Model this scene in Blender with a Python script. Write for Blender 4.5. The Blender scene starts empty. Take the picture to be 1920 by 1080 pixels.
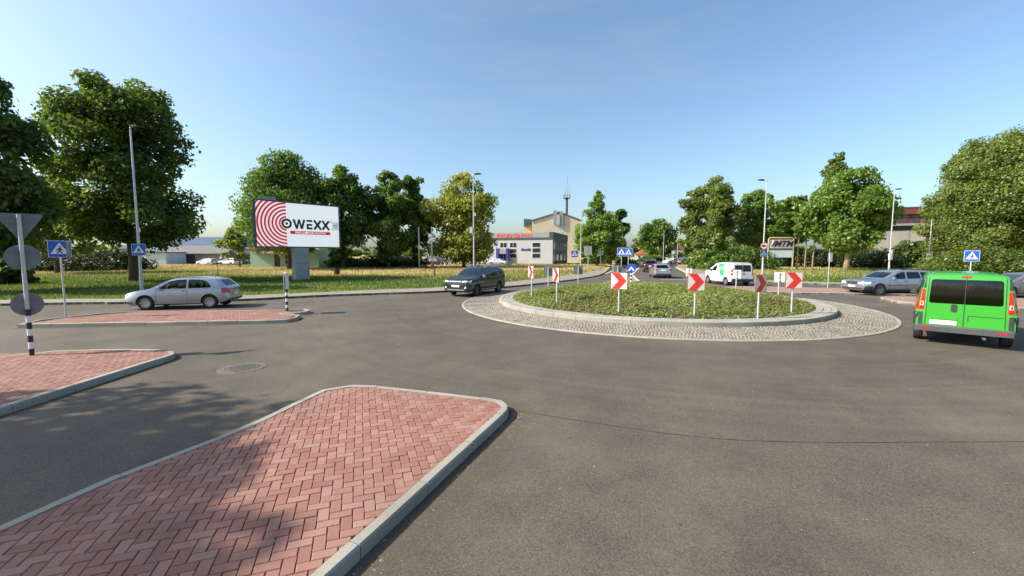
import bpy, bmesh, math, random
import numpy as np
from mathutils import Vector, Matrix
from mathutils.bvhtree import BVHTree

SC = bpy.context.scene
COL = SC.collection
R = math.radians

# ---------------------------------------------------------------- camera
CAM_H, FOC, PITCH = 2.5, 780.0, math.atan(64 / 780.0)
cam_d = bpy.data.cameras.new('camera')
cam = bpy.data.objects.new('camera', cam_d)
COL.objects.link(cam)
cam.location = (0, 0, CAM_H)
cam.rotation_euler = (math.pi / 2 - PITCH, 0, 0)
cam_d.sensor_width = 36
cam_d.lens = 36 * FOC / 1920
cam_d.clip_start, cam_d.clip_end = 0.1, 4000
SC.camera = cam

# ---------------------------------------------------------------- sky, sun, exposure
SUN_EL = R(37.5)
SUN_AZ = math.atan2(-0.985, -0.17)            # measured from +Y towards +X
world = bpy.data.worlds.new('World')
SC.world = world
world.use_nodes = True
wn = world.node_tree
wn.nodes.clear()
w_out = wn.nodes.new('ShaderNodeOutputWorld')
w_bg = wn.nodes.new('ShaderNodeBackground')
w_sky = wn.nodes.new('ShaderNodeTexSky')
w_sky.sky_type = 'NISHITA'
w_sky.sun_disc = False
w_sky.sun_elevation = SUN_EL
w_sky.sun_rotation = SUN_AZ
w_sky.altitude = 100
w_sky.air_density = 1.0
w_sky.dust_density = 2.4
w_sky.ozone_density = 4.0
w_bg.inputs['Strength'].default_value = 0.14
w_tint = wn.nodes.new('ShaderNodeMix')
w_tint.data_type = 'RGBA'
w_tint.blend_type = 'MULTIPLY'
w_tint.inputs[0].default_value = 1.0
w_tint.inputs[7].default_value = (1.02, 1.03, 0.95, 1.0)
wn.links.new(w_sky.outputs[0], w_tint.inputs[6])
# faint high cloud wisps
w_tc = wn.nodes.new('ShaderNodeTexCoord')
w_map = wn.nodes.new('ShaderNodeMapping')
w_map.inputs['Scale'].default_value = (1.6, 2.4, 11.0)
w_map.inputs['Rotation'].default_value = (0.0, 0.12, 0.4)
w_noise = wn.nodes.new('ShaderNodeTexNoise')
w_noise.inputs['Scale'].default_value = 1.5
w_noise.inputs['Detail'].default_value = 7
w_noise.inputs['Roughness'].default_value = 0.6
w_ramp = wn.nodes.new('ShaderNodeValToRGB')
w_ramp.color_ramp.elements[0].position = 0.48
w_ramp.color_ramp.elements[0].color = (0, 0, 0, 1)
w_ramp.color_ramp.elements[1].position = 0.80
w_ramp.color_ramp.elements[1].color = (0.13, 0.13, 0.13, 1)
w_cl = wn.nodes.new('ShaderNodeMix')
w_cl.data_type = 'RGBA'
w_cl.inputs[7].default_value = (2.9, 3.05, 3.2, 1.0)
wn.links.new(w_tc.outputs['Generated'], w_map.inputs['Vector'])
wn.links.new(w_map.outputs[0], w_noise.inputs['Vector'])
wn.links.new(w_noise.outputs[0], w_ramp.inputs[0])
wn.links.new(w_ramp.outputs[0], w_cl.inputs[0])
wn.links.new(w_tint.outputs[2], w_cl.inputs[6])
wn.links.new(w_cl.outputs[2], w_bg.inputs[0])
wn.links.new(w_bg.outputs[0], w_out.inputs[0])
sun_d = bpy.data.lights.new('sun', 'SUN')
sun_d.energy = 5.0
sun_d.angle = R(0.55)
sun_d.color = (1.0, 0.93, 0.82)
sun = bpy.data.objects.new('sun', sun_d)
COL.objects.link(sun)
SUN_V = Vector((math.sin(SUN_AZ) * math.cos(SUN_EL), math.cos(SUN_AZ) * math.cos(SUN_EL), math.sin(SUN_EL)))
sun.rotation_euler = SUN_V.to_track_quat('Z', 'Y').to_euler()
sun.location = (-40, -10, 60)
SC.view_settings.view_transform = 'Standard'
SC.view_settings.look = 'None'
SC.view_settings.gamma = 1
SC.view_settings.use_curve_mapping = False
SC.view_settings.exposure = 0.78
SC.cycles.max_bounces = 6
SC.cycles.transparent_max_bounces = 12
SC.cycles.use_denoising = True


# ---------------------------------------------------------------- helpers
def G(u, v, z=0.0):
    """surveyed point: where the sight line of photo pixel (u, v) meets height z"""
    x, y = (u - 960) / FOC, (540 - v) / FOC
    dy = math.cos(PITCH) + y * math.sin(PITCH)
    dz = -math.sin(PITCH) + y * math.cos(PITCH)
    t = (z - CAM_H) / dz
    return Vector((x * t, dy * t, z))


def XY(u, Z):
    """ground position at forward distance Z on the bearing of photo column u (near the horizon row)"""
    return ((u - 960) / FOC * Z / 0.9967, Z)


def ZH(v, Z):
    y = (540 - v) / FOC
    return CAM_H + Z * (y * math.cos(PITCH) - math.sin(PITCH)) / (math.cos(PITCH) + y * math.sin(PITCH))


def link(o, parent=None):
    COL.objects.link(o)
    if parent is not None:
        o.parent = parent
    return o


def tag(o, label=None, cat=None, group=None, kind=None):
    if label:
        o['label'] = label
    if cat:
        o['category'] = cat
    if group:
        o['group'] = group
    if kind:
        o['kind'] = kind
    return o


def thing(name, label, cat, loc=(0, 0, 0), rz=0.0, group=None):
    o = bpy.data.objects.new(name, None)
    o.empty_display_size = 0.3
    o.location = loc
    o.rotation_euler = (0, 0, rz)
    link(o)
    return tag(o, label, cat, group)


def copy_tree(o, parent=None):
    c = o.copy()
    COL.objects.link(c)
    if parent is not None:
        c.parent = parent
    for ch in list(o.children):
        copy_tree(ch, c)
    return c


class MB:
    def __init__(s):
        s.v, s.f, s.m = [], [], []

    def add(s, vs, fs, mi=0):
        o = len(s.v)
        s.v += [tuple(p) for p in vs]
        s.f += [tuple(i + o for i in f) for f in fs]
        s.m += [mi] * len(fs)
        return s

    def box(s, x0, x1, y0, y1, z0, z1, mi=0, mat=None):
        vs = [(x, y, z) for x in (x0, x1) for y in (y0, y1) for z in (z0, z1)]
        if mat is not None:
            vs = [mat @ Vector(p) for p in vs]
        return s.add(vs, [(0, 1, 3, 2), (4, 6, 7, 5), (0, 4, 5, 1), (2, 3, 7, 6), (0, 2, 6, 4), (1, 5, 7, 3)], mi)

    def bbox(s, x0, x1, y0, y1, z0, z1, c=0.02, mi=0):
        """box with its top edges and uprights chamfered"""
        vs = []
        for z, d in ((z0, 0), (z1 - c, 0), (z1, c)):
            a, b, p, q = x0 + d, x1 - d, y0 + d, y1 - d
            k = c
            vs += [(a + k, p, z), (b - k, p, z), (b, p + k, z), (b, q - k, z), (b - k, q, z), (a + k, q, z), (a, q - k, z), (a, p + k, z)]
        fs = [tuple(range(7, -1, -1)), tuple(range(16, 24))]
        for r in (0, 8):
            for i in range(8):
                fs.append((r + i, r + (i + 1) % 8, r + 8 + (i + 1) % 8, r + 8 + i))
        return s.add(vs, fs, mi)

    def tube(s, pts, rad, n=10, mi=0, cap=True):
        pts = [Vector(p) for p in pts]
        if not hasattr(rad, '__len__'):
            rad = [rad] * len(pts)
        vs, fs = [], []
        prev = None
        for i, p in enumerate(pts):
            d = (pts[min(i + 1, len(pts) - 1)] - pts[max(i - 1, 0)]).normalized()
            a = prev if prev is not None else (Vector((1, 0, 0)) if abs(d.x) < 0.9 else Vector((0, 1, 0)))
            a = (a - d * a.dot(d)).normalized()
            prev = a
            b = d.cross(a)
            for k in range(n):
                t = 2 * math.pi * k / n
                vs.append(p + (a * math.cos(t) + b * math.sin(t)) * rad[i])
        for i in range(len(pts) - 1):
            for k in range(n):
                fs.append((i * n + k, i * n + (k + 1) % n, (i + 1) * n + (k + 1) % n, (i + 1) * n + k))
        if cap:
            fs.append(tuple(range(n - 1, -1, -1)))
            fs.append(tuple((len(pts) - 1) * n + k for k in range(n)))
        return s.add(vs, fs, mi)

    def prism(s, poly, O, U, V, t, mi=0):
        """2-D polygon in plane (U, V) at O, thickened by t along U x V"""
        O, U, V = Vector(O), Vector(U), Vector(V)
        N = U.cross(V).normalized()
        n = len(poly)
        a = [O + U * p[0] + V * p[1] for p in poly]
        b = [p + N * t for p in a]
        fs = [tuple(range(n - 1, -1, -1)), tuple(range(n, 2 * n))]
        fs += [(i, (i + 1) % n, n + (i + 1) % n, n + i) for i in range(n)]
        return s.add(a + b, fs, mi)

    def lathe(s, prof, n=24, axis='Z', mi=0, c=(0, 0, 0)):
        vs, fs = [], []
        for k in range(n):
            t = 2 * math.pi * k / n
            for r, h in prof:
                a, b = r * math.cos(t), r * math.sin(t)
                p = (a, b, h) if axis == 'Z' else (a, h, b)
                vs.append((p[0] + c[0], p[1] + c[1], p[2] + c[2]))
        m = len(prof)
        for k in range(n):
            for i in range(m - 1):
                a, b = k * m + i, ((k + 1) % n) * m + i
                fs.append((a, b, b + 1, a + 1))
        return s.add(vs, fs, mi)

    def obj(s, name, mats, parent=None, smooth=False, angle=None):
        me = bpy.data.meshes.new(name)
        me.from_pydata(s.v, [], s.f)
        if not isinstance(mats, (list, tuple)):
            mats = [mats]
        for m in mats:
            me.materials.append(m)
        if len(mats) > 1:
            me.polygons.foreach_set('material_index', s.m)
        if smooth or angle:
            me.polygons.foreach_set('use_smooth', [True] * len(me.polygons))
            if angle:
                me.set_sharp_from_angle(angle=R(angle))
        me.validate()
        me.update()
        return link(bpy.data.objects.new(name, me), parent)


def np_mesh(name, V, F, mat, parent=None, attrs=None, smooth=False):
    """fast mesh from arrays: V (n,3), F (m,k); attrs: name -> per-face floats"""
    me = bpy.data.meshes.new(name)
    V = np.ascontiguousarray(V, dtype=np.float32)
    F = np.ascontiguousarray(F, dtype=np.int32)
    m, k = F.shape
    me.vertices.add(len(V))
    me.vertices.foreach_set('co', V.ravel())
    me.loops.add(m * k)
    me.loops.foreach_set('vertex_index', F.ravel())
    me.polygons.add(m)
    me.polygons.foreach_set('loop_start', np.arange(0, m * k, k, dtype=np.int32))
    try:
        me.polygons.foreach_set('loop_total', np.full(m, k, dtype=np.int32))
    except Exception:
        pass
    me.materials.append(mat)
    if attrs:
        for an, av in attrs.items():
            a = me.attributes.new(an, 'FLOAT', 'FACE')
            a.data.foreach_set('value', np.ascontiguousarray(av, dtype=np.float32))
    if smooth:
        me.polygons.foreach_set('use_smooth', np.ones(m, dtype=bool))
    me.update(calc_edges=True)
    return link(bpy.data.objects.new(name, me), parent)


def rrect(w, h, r, n=4, cx=0.0, cy=0.0):
    out = []
    for sx, sy, a0 in ((1, 1, 0), (-1, 1, 90), (-1, -1, 180), (1, -1, 270)):
        for k in range(n + 1):
            t = R(a0 + 90 * k / n)
            out.append((cx + sx * (w / 2 - r) + r * math.cos(t), cy + sy * (h / 2 - r) + r * math.sin(t)))
    return out


def circ(r, n=24, cx=0.0, cy=0.0):
    return [(cx + r * math.cos(2 * math.pi * k / n), cy + r * math.sin(2 * math.pi * k / n)) for k in range(n)]


# ---------------------------------------------------------------- materials
def nd(nt, typ, ins=None, **props):
    n = nt.nodes.new('ShaderNode' + typ)
    for k, v in props.items():
        setattr(n, k, v)
    for k, v in (ins or {}).items():
        s = n.inputs[k]
        if hasattr(v, 'is_output'):
            nt.links.new(v, s)
        else:
            s.default_value = v
    return n


def mat_new(name):
    m = bpy.data.materials.new(name)
    m.use_nodes = True
    nt = m.node_tree
    nt.nodes.clear()
    out = nt.nodes.new('ShaderNodeOutputMaterial')
    return m, nt, out


def rgba(c):
    return (c[0], c[1], c[2], 1.0)


def ramp(nt, fac, stops):
    r = nt.nodes.new('ShaderNodeValToRGB')
    el = r.color_ramp.elements
    while len(el) < len(stops):
        el.new(0.5)
    for e, (p, c) in zip(el, stops):
        e.position = p
        e.color = rgba(c)
    nt.links.new(fac, r.inputs[0])
    return r.outputs[0]


def mixc(nt, fac, a, b, blend='MIX'):
    n = nt.nodes.new('ShaderNodeMix')
    n.data_type = 'RGBA'
    n.blend_type = blend
    for s, v in ((n.inputs[0], fac), (n.inputs[6], a), (n.inputs[7], b)):
        if hasattr(v, 'is_output'):
            nt.links.new(v, s)
        else:
            s.default_value = rgba(v) if hasattr(v, '__len__') else v
    return n.outputs[2]


def math_(nt, op, a, b=0.0, clamp=False):
    n = nt.nodes.new('ShaderNodeMath')
    n.operation = op
    n.use_clamp = clamp
    for s, v in ((n.inputs[0], a), (n.inputs[1], b)):
        if hasattr(v, 'is_output'):
            nt.links.new(v, s)
        else:
            s.default_value = v
    return n.outputs[0]


def noise(nt, vec, scale, detail=3, rough=0.55):
    return nd(nt, 'TexNoise', {'Vector': vec, 'Scale': scale, 'Detail': detail, 'Roughness': rough}).outputs[0]


def mat(name, col, rough=0.6, metal=0.0, var=0.12, scale=6.0, bump=0.0, bscale=40.0, coat=0.0, spec=0.5, emit=0.0, world_co=False):
    """plain surface with mottled colour and optional fine relief"""
    m, nt, out = mat_new(name)
    geo = nd(nt, 'NewGeometry') if world_co else nd(nt, 'TexCoord')
    vec = geo.outputs['Position'] if world_co else geo.outputs['Object']
    b = nt.nodes.new('ShaderNodeBsdfPrincipled')
    n = noise(nt, vec, scale, 4)
    lo = tuple(max(0, c * (1 - var)) for c in col)
    hi = tuple(min(1, c * (1 + var)) for c in col)
    c = ramp(nt, n, [(0.3, lo), (0.7, hi)])
    nt.links.new(c, b.inputs['Base Color'])
    b.inputs['Roughness'].default_value = rough
    b.inputs['Metallic'].default_value = metal
    b.inputs['Coat Weight'].default_value = coat
    b.inputs['Coat Roughness'].default_value = 0.08
    b.inputs['Specular IOR Level'].default_value = spec
    if emit:
        nt.links.new(c, b.inputs['Emission Color'])
        b.inputs['Emission Strength'].default_value = emit
    if bump:
        h = noise(nt, vec, bscale, 4)
        bp = nd(nt, 'Bump', {'Height': h, 'Strength': bump, 'Distance': 0.02})
        nt.links.new(bp.outputs[0], b.inputs['Normal'])
    nt.links.new(b.outputs[0], out.inputs[0])
    return m


def leaf_mat(name, dark, mid, light, trans=0.5, through=(1.5, 1.5, 0.6)):
    m, nt, out = mat_new(name)
    at = nd(nt, 'Attribute', attribute_name='tint').outputs['Fac']
    c = ramp(nt, at, [(0.0, dark), (0.5, mid), (1.0, light)])
    d = nd(nt, 'BsdfDiffuse', {'Color': c})
    tc = mixc(nt, 1.0, c, through, 'MULTIPLY')
    t = nd(nt, 'BsdfTranslucent', {'Color': tc})
    g = nd(nt, 'BsdfGlossy', {'Color': (0.5, 0.5, 0.5, 1), 'Roughness': 0.45})
    mx = nd(nt, 'MixShader', {0: trans})
    nt.links.new(d.outputs[0], mx.inputs[1])
    nt.links.new(t.outputs[0], mx.inputs[2])
    mg = nd(nt, 'MixShader', {0: 0.05})
    nt.links.new(mx.outputs[0], mg.inputs[1])
    nt.links.new(g.outputs[0], mg.inputs[2])
    nt.links.new(mg.outputs[0], out.inputs[0])
    return m


def glass_mat(name, tint, refl=0.10, fres=0.65):
    m, nt, out = mat_new(name)
    lw = nd(nt, 'LayerWeight', {'Blend': 0.35}).outputs['Facing']
    f = math_(nt, 'MULTIPLY', math_(nt, 'POWER', lw, 2.0), fres)
    f = math_(nt, 'ADD', f, refl, True)
    t = nd(nt, 'BsdfTransparent', {'Color': rgba(tint)})
    g = nd(nt, 'BsdfGlossy', {'Color': (0.9, 0.95, 1, 1), 'Roughness': 0.03})
    mx = nd(nt, 'MixShader', {0: f})
    nt.links.new(t.outputs[0], mx.inputs[1])
    nt.links.new(g.outputs[0], mx.inputs[2])
    nt.links.new(mx.outputs[0], out.inputs[0])
    return m


RC = (7.0, 21.2)          # centre of the roundabout
R_APRON, R_KERB, R_PLANT = 9.5, 7.65, 6.92


def asphalt_mat(name):
    m, nt, out = mat_new(name)
    pos = nd(nt, 'NewGeometry').outputs['Position']
    big = noise(nt, pos, 0.16, 4)
    mid = noise(nt, pos, 1.1, 5)
    fine = nd(nt, 'TexVoronoi', {'Vector': pos, 'Scale': 85.0}).outputs['Color']
    sepf = nd(nt, 'SeparateColor', {0: fine}).outputs[0]
    grain = noise(nt, pos, 55.0, 3, 0.7)
    base = ramp(nt, big, [(0.30, (0.074, 0.064, 0.048)), (0.68, (0.106, 0.087, 0.067))])
    base = mixc(nt, 0.55, base, ramp(nt, mid, [(0.3, (0.070, 0.062, 0.050)), (0.7, (0.108, 0.089, 0.067))]))
    # aggregate: pale and dark chips
    chips = ramp(nt, sepf, [(0.0, (0.45, 0.45, 0.45)), (0.35, (0.85, 0.85, 0.85)), (0.72, (1.1, 1.1, 1.1)), (1.0, (1.6, 1.55, 1.45))])
    base = mixc(nt, 0.75, base, chips, 'MULTIPLY')
    gr = ramp(nt, grain, [(0.3, (0.6, 0.6, 0.6)), (0.7, (1.35, 1.35, 1.35))])
    base = mixc(nt, 0.45, base, gr, 'MULTIPLY')
    # polar coordinates about the roundabout: worn tyre tracks and swept dust
    sub = nd(nt, 'VectorMath', {0: pos, 1: (RC[0], RC[1], 0)}, operation='SUBTRACT').outputs[0]
    rad = nd(nt, 'VectorMath', {0: sub}, operation='LENGTH').outputs['Value']
    sx = nd(nt, 'SeparateXYZ', {0: sub})
    ang = math_(nt, 'ARCTAN2', sx.outputs[1], sx.outputs[0])
    wob = math_(nt, 'MULTIPLY', math_(nt, 'SINE', math_(nt, 'MULTIPLY', ang, 3.0)), 0.35)
    rw = math_(nt, 'ADD', rad, wob)
    comb = nd(nt, 'CombineXYZ', {0: math_(nt, 'MULTIPLY', ang, 1.3), 1: math_(nt, 'MULTIPLY', rad, 5.0), 2: 0.0}).outputs[0]
    streak = noise(nt, comb, 1.4, 5, 0.6)
    fade = math_(nt, 'SUBTRACT', 1.0, math_(nt, 'MULTIPLY', math_(nt, 'ABSOLUTE', math_(nt, 'SUBTRACT', rad, 12.0)), 0.28), True)
    st = ramp(nt, streak, [(0.32, (0.74, 0.74, 0.75)), (0.55, (1.0, 1.0, 1.0)), (0.75, (1.12, 1.1, 1.06))])
    base = mixc(nt, math_(nt, 'MULTIPLY', fade, 0.55), base, st, 'MULTIPLY')
    for r0, w, amt in ((10.75, 0.05, 0.3), (12.15, 0.22, 0.28), (12.6, 0.045, 0.22), (14.0, 0.22, 0.10)):
        d = math_(nt, 'DIVIDE', math_(nt, 'ABSOLUTE', math_(nt, 'SUBTRACT', rw, r0)), w)
        b = math_(nt, 'SUBTRACT', 1.0, d, True)
        b = math_(nt, 'MULTIPLY', math_(nt, 'MULTIPLY', b, amt), noise(nt, pos, 0.35, 3))
        base = mixc(nt, b, base, (0.035, 0.034, 0.034))
    # sandy dust swept to the outside of the ring
    dn = math_(nt, 'MULTIPLY', math_(nt, 'SUBTRACT', noise(nt, comb, 0.9, 4), 0.45, True), 3.0, True)
    dd = math_(nt, 'SUBTRACT', 1.0, math_(nt, 'MULTIPLY', math_(nt, 'ABSOLUTE', math_(nt, 'SUBTRACT', rw, 15.0)), 0.45), True)
    base = mixc(nt, math_(nt, 'MULTIPLY', math_(nt, 'MULTIPLY', dn, dd), 0.3), base, (0.17, 0.142, 0.104))
    wear = noise(nt, pos, 0.45, 5, 0.65)
    base = mixc(nt, 0.8, base, ramp(nt, wear, [(0.30, (0.80, 0.80, 0.82)), (0.5, (1.0, 1.0, 1.0)), (0.72, (1.14, 1.11, 1.06))]), 'MULTIPLY')
    dpatch = math_(nt, 'MULTIPLY', math_(nt, 'SUBTRACT', noise(nt, pos, 0.27, 6, 0.7), 0.46, True), 2.6, True)
    base = mixc(nt, math_(nt, 'MULTIPLY', dpatch, 0.6), base, (0.178, 0.147, 0.106))
    # oil drips and tar spots
    vo = nd(nt, 'TexVoronoi', {'Vector': pos, 'Scale': 1.7, 'Randomness': 1.0}).outputs['Distance']
    sp = math_(nt, 'MULTIPLY', math_(nt, 'LESS_THAN', vo, 0.035), 0.8)
    base = mixc(nt, sp, base, (0.03, 0.03, 0.03))
    b = nt.nodes.new('ShaderNodeBsdfPrincipled')
    nt.links.new(base, b.inputs['Base Color'])
    b.inputs['Roughness'].default_value = 0.78
    b.inputs['Specular IOR Level'].default_value = 0.35
    bp = nd(nt, 'Bump', {'Height': grain, 'Strength': 0.45, 'Distance': 0.012})
    nt.links.new(bp.outputs[0], b.inputs['Normal'])
    nt.links.new(b.outputs[0], out.inputs[0])
    return m


def piece_mat(name, stops, rough=0.8, bump=0.3, dirt=(0.14, 0.12, 0.10), bscale=90.0):
    """bricks and stones: each loose piece has its own shade"""
    m, nt, out = mat_new(name)
    geo = nd(nt, 'NewGeometry')
    pos = geo.outputs['Position']
    rnd = math_(nt, 'FRACT', math_(nt, 'ADD', geo.outputs['Random Per Island'], nd(nt, 'ObjectInfo').outputs['Random']))
    c = ramp(nt, rnd, stops)
    n1 = noise(nt, pos, 1.2, 4)
    c = mixc(nt, 0.5, c, ramp(nt, n1, [(0.3, (0.72, 0.72, 0.74)), (0.7, (1.22, 1.18, 1.14))]), 'MULTIPLY')
    n2 = noise(nt, pos, bscale, 3, 0.7)
    c = mixc(nt, 0.5, c, ramp(nt, n2, [(0.3, (0.7, 0.7, 0.7)), (0.7, (1.28, 1.28, 1.28))]), 'MULTIPLY')
    n3 = math_(nt, 'MULTIPLY', math_(nt, 'SUBTRACT', noise(nt, pos, 5.0, 5, 0.65), 0.56, True), 2.2, True)
    c = mixc(nt, n3, c, dirt)
    b = nt.nodes.new('ShaderNodeBsdfPrincipled')
    nt.links.new(c, b.inputs['Base Color'])
    b.inputs['Roughness'].default_value = rough
    b.inputs['Specular IOR Level'].default_value = 0.3
    bp = nd(nt, 'Bump', {'Height': n2, 'Strength': bump, 'Distance': 0.006})
    nt.links.new(bp.outputs[0], b.inputs['Normal'])
    nt.links.new(b.outputs[0], out.inputs[0])
    return m


def paver_mat(name, a, b_, mortar, size=0.2):
    """far paving, too small to pick single pavers apart"""
    m, nt, out = mat_new(name)
    pos = nd(nt, 'NewGeometry').outputs['Position']
    br = nd(nt, 'TexBrick', {'Vector': pos, 'Color1': rgba(a), 'Color2': rgba(b_), 'Mortar': rgba(mortar), 'Scale': 1.0,
                             'Mortar Size': 0.008, 'Brick Width': size, 'Row Height': size / 2})
    n1 = noise(nt, pos, 0.7, 4)
    c = mixc(nt, 0.6, br.outputs[0], ramp(nt, n1, [(0.3, (0.75, 0.75, 0.75)), (0.7, (1.2, 1.2, 1.2))]), 'MULTIPLY')
    b = nt.nodes.new('ShaderNodeBsdfPrincipled')
    nt.links.new(c, b.inputs['Base Color'])
    b.inputs['Roughness'].default_value = 0.85
    nt.links.new(b.outputs[0], out.inputs[0])
    return m


def turf_mat(name):
    m, nt, out = mat_new(name)
    pos = nd(nt, 'NewGeometry').outputs['Position']
    n1 = noise(nt, pos, 0.12, 4)
    n2 = noise(nt, pos, 1.4, 4)
    sy = nd(nt, 'SeparateXYZ', {0: pos}).outputs[1]
    dry = math_(nt, 'DIVIDE', math_(nt, 'SUBTRACT', sy, 39.0), 9.0, True)
    green = ramp(nt, n2, [(0.3, (0.07, 0.11, 0.022)), (0.7, (0.13, 0.175, 0.04))])
    straw = ramp(nt, n2, [(0.3, (0.36, 0.28, 0.10)), (0.7, (0.56, 0.43, 0.18))])
    f = math_(nt, 'ADD', math_(nt, 'MULTIPLY', dry, 0.75), math_(nt, 'MULTIPLY', math_(nt, 'SUBTRACT', n1, 0.5), 1.2), True)
    c = mixc(nt, f, green, straw)
    b = nd(nt, 'BsdfDiffuse', {'Color': c})
    nt.links.new(b.outputs[0], out.inputs[0])
    return m


asphalt = asphalt_mat('asphalt')
brick_m = piece_mat('red_paver', [(0.0, (0.232, 0.112, 0.086)), (0.35, (0.262, 0.130, 0.099)), (0.7, (0.285, 0.148, 0.115)), (1.0, (0.308, 0.178, 0.142))], dirt=(0.21, 0.135, 0.105))
cobble_m = piece_mat('granite_sett', [(0.0, (0.165, 0.148, 0.122)), (0.4, (0.225, 0.202, 0.168)), (0.8, (0.262, 0.238, 0.200)), (1.0, (0.25, 0.20, 0.15))], dirt=(0.24, 0.19, 0.13))
kerb_m = piece_mat('kerb_concrete', [(0.0, (0.27, 0.255, 0.215)), (1.0, (0.325, 0.31, 0.265))], dirt=(0.22, 0.20, 0.16))
sand_m = mat('joint_sand', (0.085, 0.058, 0.045), 0.95, var=0.3, scale=30, world_co=True)
soil_m = mat('soil', (0.09, 0.068, 0.045), 0.95, var=0.4, scale=14, bump=0.5, world_co=True)
bed_m = mat('grouting', (0.16, 0.135, 0.10), 0.95, var=0.35, scale=9, world_co=True)
paving_m = paver_mat('path_pavers', (0.23, 0.195, 0.165), (0.27, 0.225, 0.19), (0.15, 0.13, 0.11))
redpave_m = paver_mat('far_red_pavers', (0.25, 0.135, 0.108), (0.30, 0.175, 0.14), (0.25, 0.16, 0.13))
turf_m = turf_mat('turf')
blade_m = leaf_mat('grass_blades', (0.05, 0.115, 0.018), (0.155, 0.20, 0.042), (0.62, 0.47, 0.24), 0.3, (1.15, 1.1, 0.9))
cover_m = leaf_mat('ground_cover', (0.22, 0.12, 0.065), (0.17, 0.235, 0.055), (0.33, 0.37, 0.13), 0.35)
leaf_deep = leaf_mat('leaf_deep', (0.045, 0.075, 0.018), (0.095, 0.15, 0.03), (0.19, 0.245, 0.045))
leaf_shrub_shaded = leaf_mat('leaf_shrub_shaded', (0.02, 0.035, 0.011), (0.034, 0.058, 0.016), (0.06, 0.09, 0.022))  # dark copy of the leaf greens, standing in for shade under the trees
leaf_mid = leaf_mat('leaf_mid', (0.055, 0.1, 0.02), (0.11, 0.185, 0.036), (0.2, 0.275, 0.055))
leaf_bright = leaf_mat('leaf_bright', (0.08, 0.14, 0.022), (0.16, 0.255, 0.042), (0.26, 0.36, 0.07))
leaf_yellow = leaf_mat('leaf_yellow', (0.12, 0.14, 0.025), (0.25, 0.27, 0.05), (0.42, 0.41, 0.1))
leaf_ash = leaf_mat('leaf_ash', (0.08, 0.12, 0.026), (0.165, 0.22, 0.05), (0.31, 0.33, 0.1))
bark_m = mat('bark', (0.085, 0.062, 0.045), 0.95, var=0.4, scale=9, bump=0.6, bscale=16)
bark_pale = mat('pale_bark', (0.27, 0.20, 0.12), 0.9, var=0.3, scale=8, bump=0.4)
galv = mat('galvanised_steel', (0.50, 0.51, 0.51), 0.45, 0.35, var=0.1, scale=4)
sign_back = mat('sign_back_grey', (0.17, 0.185, 0.19), 0.5, 0.2, var=0.1, scale=5)  # chevron backs in shade use this darker grey
sign_back2 = mat('sign_back_pale_sunlit', (0.38, 0.38, 0.36), 0.5, 0.0, var=0.08, scale=5)  # paler copy of the grey, for chevron backs in the sun
white_p = mat('white_paint', (0.72, 0.72, 0.70), 0.5, var=0.05)
cream_p = mat('reflective_white', (0.66, 0.63, 0.57), 0.45, var=0.04)
black_p = mat('black_paint', (0.018, 0.018, 0.018), 0.5, var=0.2)
sign_blue = mat('sign_blue', (0.015, 0.085, 0.50), 0.4, var=0.06)
sign_red = mat('sign_red', (0.72, 0.035, 0.025), 0.4, var=0.05)
poster_white_glow = mat('poster_white_glow', (0.86, 0.86, 0.86), 0.5, var=0.01, emit=0.32)  # weak glow added to all poster colours so the shaded face stays white
poster_red_glow = mat('poster_red_glow', (0.60, 0.006, 0.014), 0.5, var=0.02, emit=0.32)
poster_grey_glow = mat('poster_grey_glow', (0.58, 0.58, 0.58), 0.5, var=0.02, emit=0.3)
frame_blue = mat('billboard_frame', (0.035, 0.07, 0.13), 0.5, 0.1, var=0.15)
concrete = mat('concrete', (0.31, 0.325, 0.32), 0.9, var=0.2, scale=3, bump=0.2)
rubber = mat('rubber', (0.018, 0.018, 0.019), 0.8, var=0.3)
rim_m = mat('rim_alloy', (0.42, 0.42, 0.43), 0.35, 0.7, var=0.05)
rim_dark = mat('rim_dark', (0.16, 0.16, 0.17), 0.35, 0.7, var=0.05)
plastic = mat('dark_plastic', (0.028, 0.03, 0.032), 0.6, var=0.15)
interior = mat('car_interior', (0.02, 0.02, 0.021), 0.9, var=0.2)
seat_m = mat('seat_cloth', (0.05, 0.05, 0.055), 0.95, var=0.2)
lamp_red = mat('tail_lamp_red', (0.42, 0.012, 0.012), 0.15, var=0.15, coat=0.6)
lamp_clear = mat('lamp_clear', (0.75, 0.77, 0.78), 0.12, 0.3, var=0.1, coat=0.8)
lamp_amber = mat('lamp_amber', (0.65, 0.22, 0.03), 0.2, coat=0.5)
plate_m = mat('number_plate', (0.72, 0.72, 0.70), 0.5, var=0.05)
chrome = mat('chrome', (0.75, 0.75, 0.76), 0.15, 1.0, var=0.02)
glass = glass_mat('car_glass', (0.60, 0.66, 0.63), 0.06)
glass_dark = glass_mat('tinted_glass', (0.05, 0.055, 0.06), 0.05, 0.38)
pane_m = mat('window_pane', (0.03, 0.04, 0.045), 0.08, var=0.4, scale=0.8, coat=0.3)
marking_m = mat('road_paint', (0.50, 0.46, 0.38), 0.7, var=0.2, scale=8, world_co=True)
seam_m = mat('bitumen_seam', (0.03, 0.029, 0.028), 0.7, var=0.3, scale=6, world_co=True)
iron_m = mat('cast_iron', (0.095, 0.087, 0.075), 0.7, 0.2, var=0.3, scale=12, world_co=True)


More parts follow.
